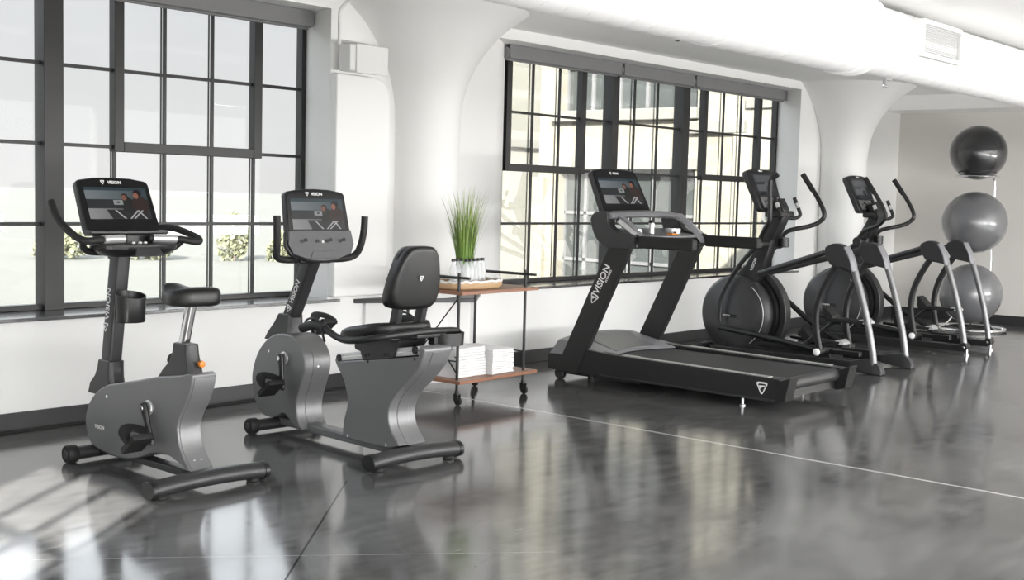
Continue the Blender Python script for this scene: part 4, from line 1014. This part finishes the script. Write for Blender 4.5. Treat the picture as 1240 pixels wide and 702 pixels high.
# ------------------------------------------------------------------ exercise balls on their rack
X0, Y0 = 12.78, 4.735
t = thing('ball_rack', 'silver wire rack holding three exercise balls near the right wall', 'rack', (X0, Y0, 0))
def ringt(z, R, r, name, par=t):
    bm = BM(); tube(bm, [(R*math.cos(a), R*math.sin(a), z) for a in [q/40*2*PI for q in range(40)]], r, 10, 0, closed=True); return obj(name, bm, M['chrome'], par)
ringt(.02, .36, .018, 'base_ring')
ringt(.155, .175, .011, 'ball_ring')
ringt(.895, .185, .011, 'ball_ring')
ringt(1.615, .215, .012, 'ball_ring')
for a in (.3, 2.4, 4.5):
    bm = BM(); tube(bm, [(.175*math.cos(a), .175*math.sin(a), .155), (.26*math.cos(a), .26*math.sin(a), .06), (.36*math.cos(a), .36*math.sin(a), .02)], .009, 8, 3); obj('base_strut', bm, M['chrome'], t)
pa = -.16
for z0, z1, R0 in ((.02, .895, .40), (.895, 1.615, .40)):
    bm = BM(); c_, s_ = math.cos(pa), math.sin(pa)
    R1 = .36 if z0 < .1 else .185; R2 = .185 if z0 < .1 else .215
    tube(bm, [(R1*c_, R1*s_, z0), (.365*c_, .365*s_, z0+.03), (.37*c_, .37*s_, (z0+z1)/2), (.365*c_, .365*s_, z1-.03), (R2*c_, R2*s_, z1)], .012, 10, 3); obj('post', bm, M['chrome'], t)
def gymball(z, R, m, lab):
    o = thing('exercise_ball', lab, 'exercise ball', (X0, Y0, z), 0, 'exercise balls on the rack')
    bm = BM(); ball(bm, (0, 0, 0), R, 64, (1, 1, .985))
    for k in range(9):
        a = -1.2+k*.3; r_ = math.cos(a)*R+.0003
        if k in (0, 8): tube(bm, [(r_*math.cos(q/48*2*PI), r_*math.sin(q/48*2*PI), R*.985*math.sin(a)) for q in range(48)], .002, 5, 0, closed=True)
    obj('ball', bm, m, o, ang=80)
    bm = BM(); bmesh.ops.rotate; cyl(bm, (R*.70, R*.70, 0), .012, .01); obj('valve_plug', bm, M['black'], o)
gymball(1.862, .287, M['balld'], 'dark graphite exercise ball, topmost on the silver rack')
gymball(1.137, .327, M['ballg'], 'grey exercise ball in the middle of the silver rack')
gymball(.385, .318, M['ballg'], 'grey exercise ball at the bottom of the rack, behind the silver legs')

# ------------------------------------------------------------------ bar cart and what stands on it
cart = thing('bar_cart', 'black metal bar cart with two brown wooden shelves on castors', 'cart', (5.655, 5.31, 0), 2.5)
W2, D2 = .328, .212
bm = BM(); boxm(bm, (-W2-.03, -D2-.055, .682), (W2+.075, D2+.005, .702)); obj('top_shelf', bm, M['wood'], cart, bev=.002, label='reddish brown wooden top shelf')
bm = BM(); boxm(bm, (-W2-.03, -D2-.05, .135), (W2+.085, D2+.02, .155)); obj('bottom_shelf', bm, M['wood'], cart, bev=.002, label='reddish brown wooden bottom shelf')
for sx in (-1, 1):
    bm = BM(); x = sx*W2
    tube(bm, [(x, -D2, .09), (x, -D2, .765), (x, -D2+.004, .779), (x, -D2+.02, .785), (x, D2-.02, .785), (x, D2-.004, .779), (x, D2, .765), (x, D2, .09)], .0095, 10, 2, hint=(1, 0, 0)); fr = obj('side_frame', bm, M['satin'], cart)
    bm = BM(); boxm(bm, (x-.008, -D2-.085, .778), (x+.008, -D2, .793)); obj('rail_end', bm, M['satin'], fr)
    for sy in (-1, 1):
        bm = BM(); cyl(bm, (x, sy*D2, .078), .013, .024, 'Z', 14); boxm(bm, (x-.016, sy*D2-.02, .03), (x-.012, sy*D2+.012, .07)); boxm(bm, (x+.012, sy*D2-.02, .03), (x+.016, sy*D2+.012, .07)); boxm(bm, (x-.016, sy*D2-.014, .062), (x+.016, sy*D2+.014, .072))
        ca = obj('castor', bm, M['satin'], cart)
        bm = BM(); cyl(bm, (x, sy*D2-.012, .027), .027, .02, 'X', 22, .004); obj('castor_wheel', bm, M['rubber'], ca)
bm = BM(); tube(bm, [(-W2, -D2, .665), (-W2, D2, .19)], .0045, 8, 0); tube(bm, [(-W2, D2, .665), (-W2, -D2, .19)], .0045, 8, 0); obj('cross_brace', bm, M['satin'], cart)
bm = BM(); tube(bm, [(-W2, -D2, .27), (-W2, D2, .27)], .0045, 8, 0); tube(bm, [(-W2, -D2, .29), (-W2+.07, -D2+.1, .29), (-W2+.07, D2-.05, .29)], .0045, 8, 0); obj('towel_guard', bm, M['satin'], cart)
bm = BM(); tube(bm, [(W2, -D2, .27), (W2+.05, -D2-.01, .27), (W2+.05, D2, .275), (W2, D2, .27)], .0045, 8, 0); obj('towel_guard', bm, M['satin'], cart)
bm = BM(); tube(bm, [(-W2, D2, .72), (W2, D2, .72)], .0065, 8, 0); obj('back_rail', bm, M['satin'], cart)

tx, ty = 5.605, 5.30
tr = thing('serving_tray', 'tan woven oval tray holding water bottles on the bar cart', 'tray', (tx, ty, .7035), 2.5)
def sq(rx, ry, n=48, e=.65): return [(rx*math.copysign(abs(math.cos(a))**e, math.cos(a)), ry*math.copysign(abs(math.sin(a))**e, math.sin(a))) for a in [q/n*2*PI for q in range(n)]]
bm = BM(); rings(bm, [[V(p[0], p[1], z) for p in sq(rx, ry)] for rx, ry, z in ((.25, .17, 0), (.262, .18, .012), (.264, .182, .04), (.25, .17, .04), (.246, .166, .014))]); obj('body', bm, M['tan'], tr, ang=50)
bm = BM(); pr = sq(.258, .176, 96)
tube(bm, [V(p[0], p[1], .045+.004*math.sin(i*1.3)) for i, p in enumerate(pr)], .0085, 8, 0, closed=True); obj('woven_rim', bm, M['towel'], tr, label='whitish woven rim')

def make_bottle(x, y, lab):
    o = thing('water_bottle', lab, 'bottle', (x, y, .718), 0, 'clear water bottles on the tray')
    bm = BM(); lathe(bm, [(.019, 0), (.0235, .003), (.0245, .02), (.0235, .05), (.0245, .07), (.0245, .105), (.020, .125), (.011, .142), (.011, .155)], n=20); obj('bottle', bm, M['bottle'], o, ang=60)
    bm = BM(); cyl(bm, (0, 0, .162), .0135, .018, 'Z', 18, .002); obj('cap', bm, M['cap'], o)
    return o
bx = [(-.075, -.09), (-.022, -.075), (.031, -.06), (.085, -.045), (.138, -.03), (-.135, -.035), (-.085, -.022), (-.035, -.008)]
lab = ['clear water bottle at the left end of the front row on the tray', 'clear water bottle second from the left in the front row', 'clear water bottle in the middle of the front row', 'clear water bottle second from the right in the front row', 'clear water bottle at the right end of the front row on the tray',
       'clear water bottle in the back row, left one, before the grass', 'clear water bottle in the back row, middle one, before the grass', 'clear water bottle in the back row, right one, before the grass']
b0 = make_bottle(tx+bx[0][0], ty+bx[0][1], lab[0])
for (x, y), l in list(zip(bx, lab))[1:]: dup(b0, (tx+x, ty+y, .718), l)

pg = thing('potted_grass', 'tall green ornamental grass in a white pot behind the bottles', 'plant', (5.70, 5.388, .718)); pg['kind'] = 'thing'
bm = BM(); lathe(bm, [(.056, 0), (.06, .004), (.071, .085), (.072, .09), (.066, .09), (.063, .07)], n=28); obj('pot', bm, M['pot'], pg)
bm = BM(); lathe(bm, [(.062, .07), (.062, .08)], n=24); obj('soil', bm, M['trunk'], pg)
bm = BM()
for k in range(330):
    a = random.uniform(0, 2*PI); r_ = .056*math.sqrt(random.random()); h = random.uniform(.26, .57)*(.85 if k % 3 else 1); lean = random.uniform(.02, .27)*h*(.6+.9*r_/.056)
    b_ = a+random.uniform(-.5, .5); dx, dy = math.cos(b_), math.sin(b_); wv = random.uniform(.0018, .0036); px, py = -dy, dx
    pts = []
    for q in range(7):
        f = q/6; off = lean*f**1.8; pts.append((V(r_*math.cos(a)+dx*off, r_*math.sin(a)+dy*off*.75, .078+h*f-.05*lean*f**3), wv*(1-f**2.2)+.0003))
    L = [bm.verts.new(p+V(px, py, 0)*w_) for p, w_ in pts]; Rv = [bm.verts.new(p-V(px, py, 0)*w_) for p, w_ in pts]
    for q in range(6): bm.faces.new((L[q], L[q+1], Rv[q+1], Rv[q]))
obj('foliage', bm, M['grass'], pg)

def towel(x, y, z, sx, sy, h, lab, deg):
    o = thing('folded_towel', lab, 'towel', (x, y, z), deg, 'white towels on the lower shelf')
    bm = BM()
    for k in range(2):
        z0 = h*k/2; hh = h/2*.985
        R = []
        for q in range(13):
            xx = -sx/2+sx*q/12; wob = .003*math.sin(q*1.1+x*90+k*2)
            R.append([V(xx, p[0]+wob, z0+hh/2+p[1]+.0012*math.sin(q*.9+k+y*50)*(p[1] > 0)) for p in rrect(sy, hh, hh*.48, 4)])
        rings(bm, R)
    obj('cloth', bm, M['towel'], o, ang=60); return o
names = ['bottom towel', 'second towel from the bottom', 'third towel from the bottom', 'fourth towel from the bottom', 'top towel']
z = .156
for k in range(5):
    h = .036+.002*random.random(); towel(5.505+random.uniform(-.006, .006), 5.30+random.uniform(-.006, .006), z, .275, .34, h, f'white folded {names[k]} of the left stack on the bar cart', 2.5+random.uniform(-2, 2)); z += h+.0002
z = .156
for k in range(5):
    h = .031+.001*random.random(); towel(5.765+random.uniform(-.003, .003), 5.26+random.uniform(-.003, .003), z, .215, .33, h, f'white folded {names[k]} of the right stack on the bar cart', 2.5+random.uniform(-1, 1)); z += h+.0002

# ------------------------------------------------------------------ picture settings
vs = SC.view_settings; vs.view_transform = 'Standard'; vs.look = 'None'; vs.gamma = 1; vs.use_curve_mapping = False; vs.exposure = 0
SC.display_settings.display_device = 'sRGB'
cy_ = SC.cycles; cy_.use_denoising = True; cy_.max_bounces = 10; cy_.diffuse_bounces = 5; cy_.glossy_bounces = 4; cy_.transmission_bounces = 8; cy_.transparent_max_bounces = 16
cy_.caustics_reflective = False; cy_.caustics_refractive = False; cy_.sample_clamp_indirect = 6
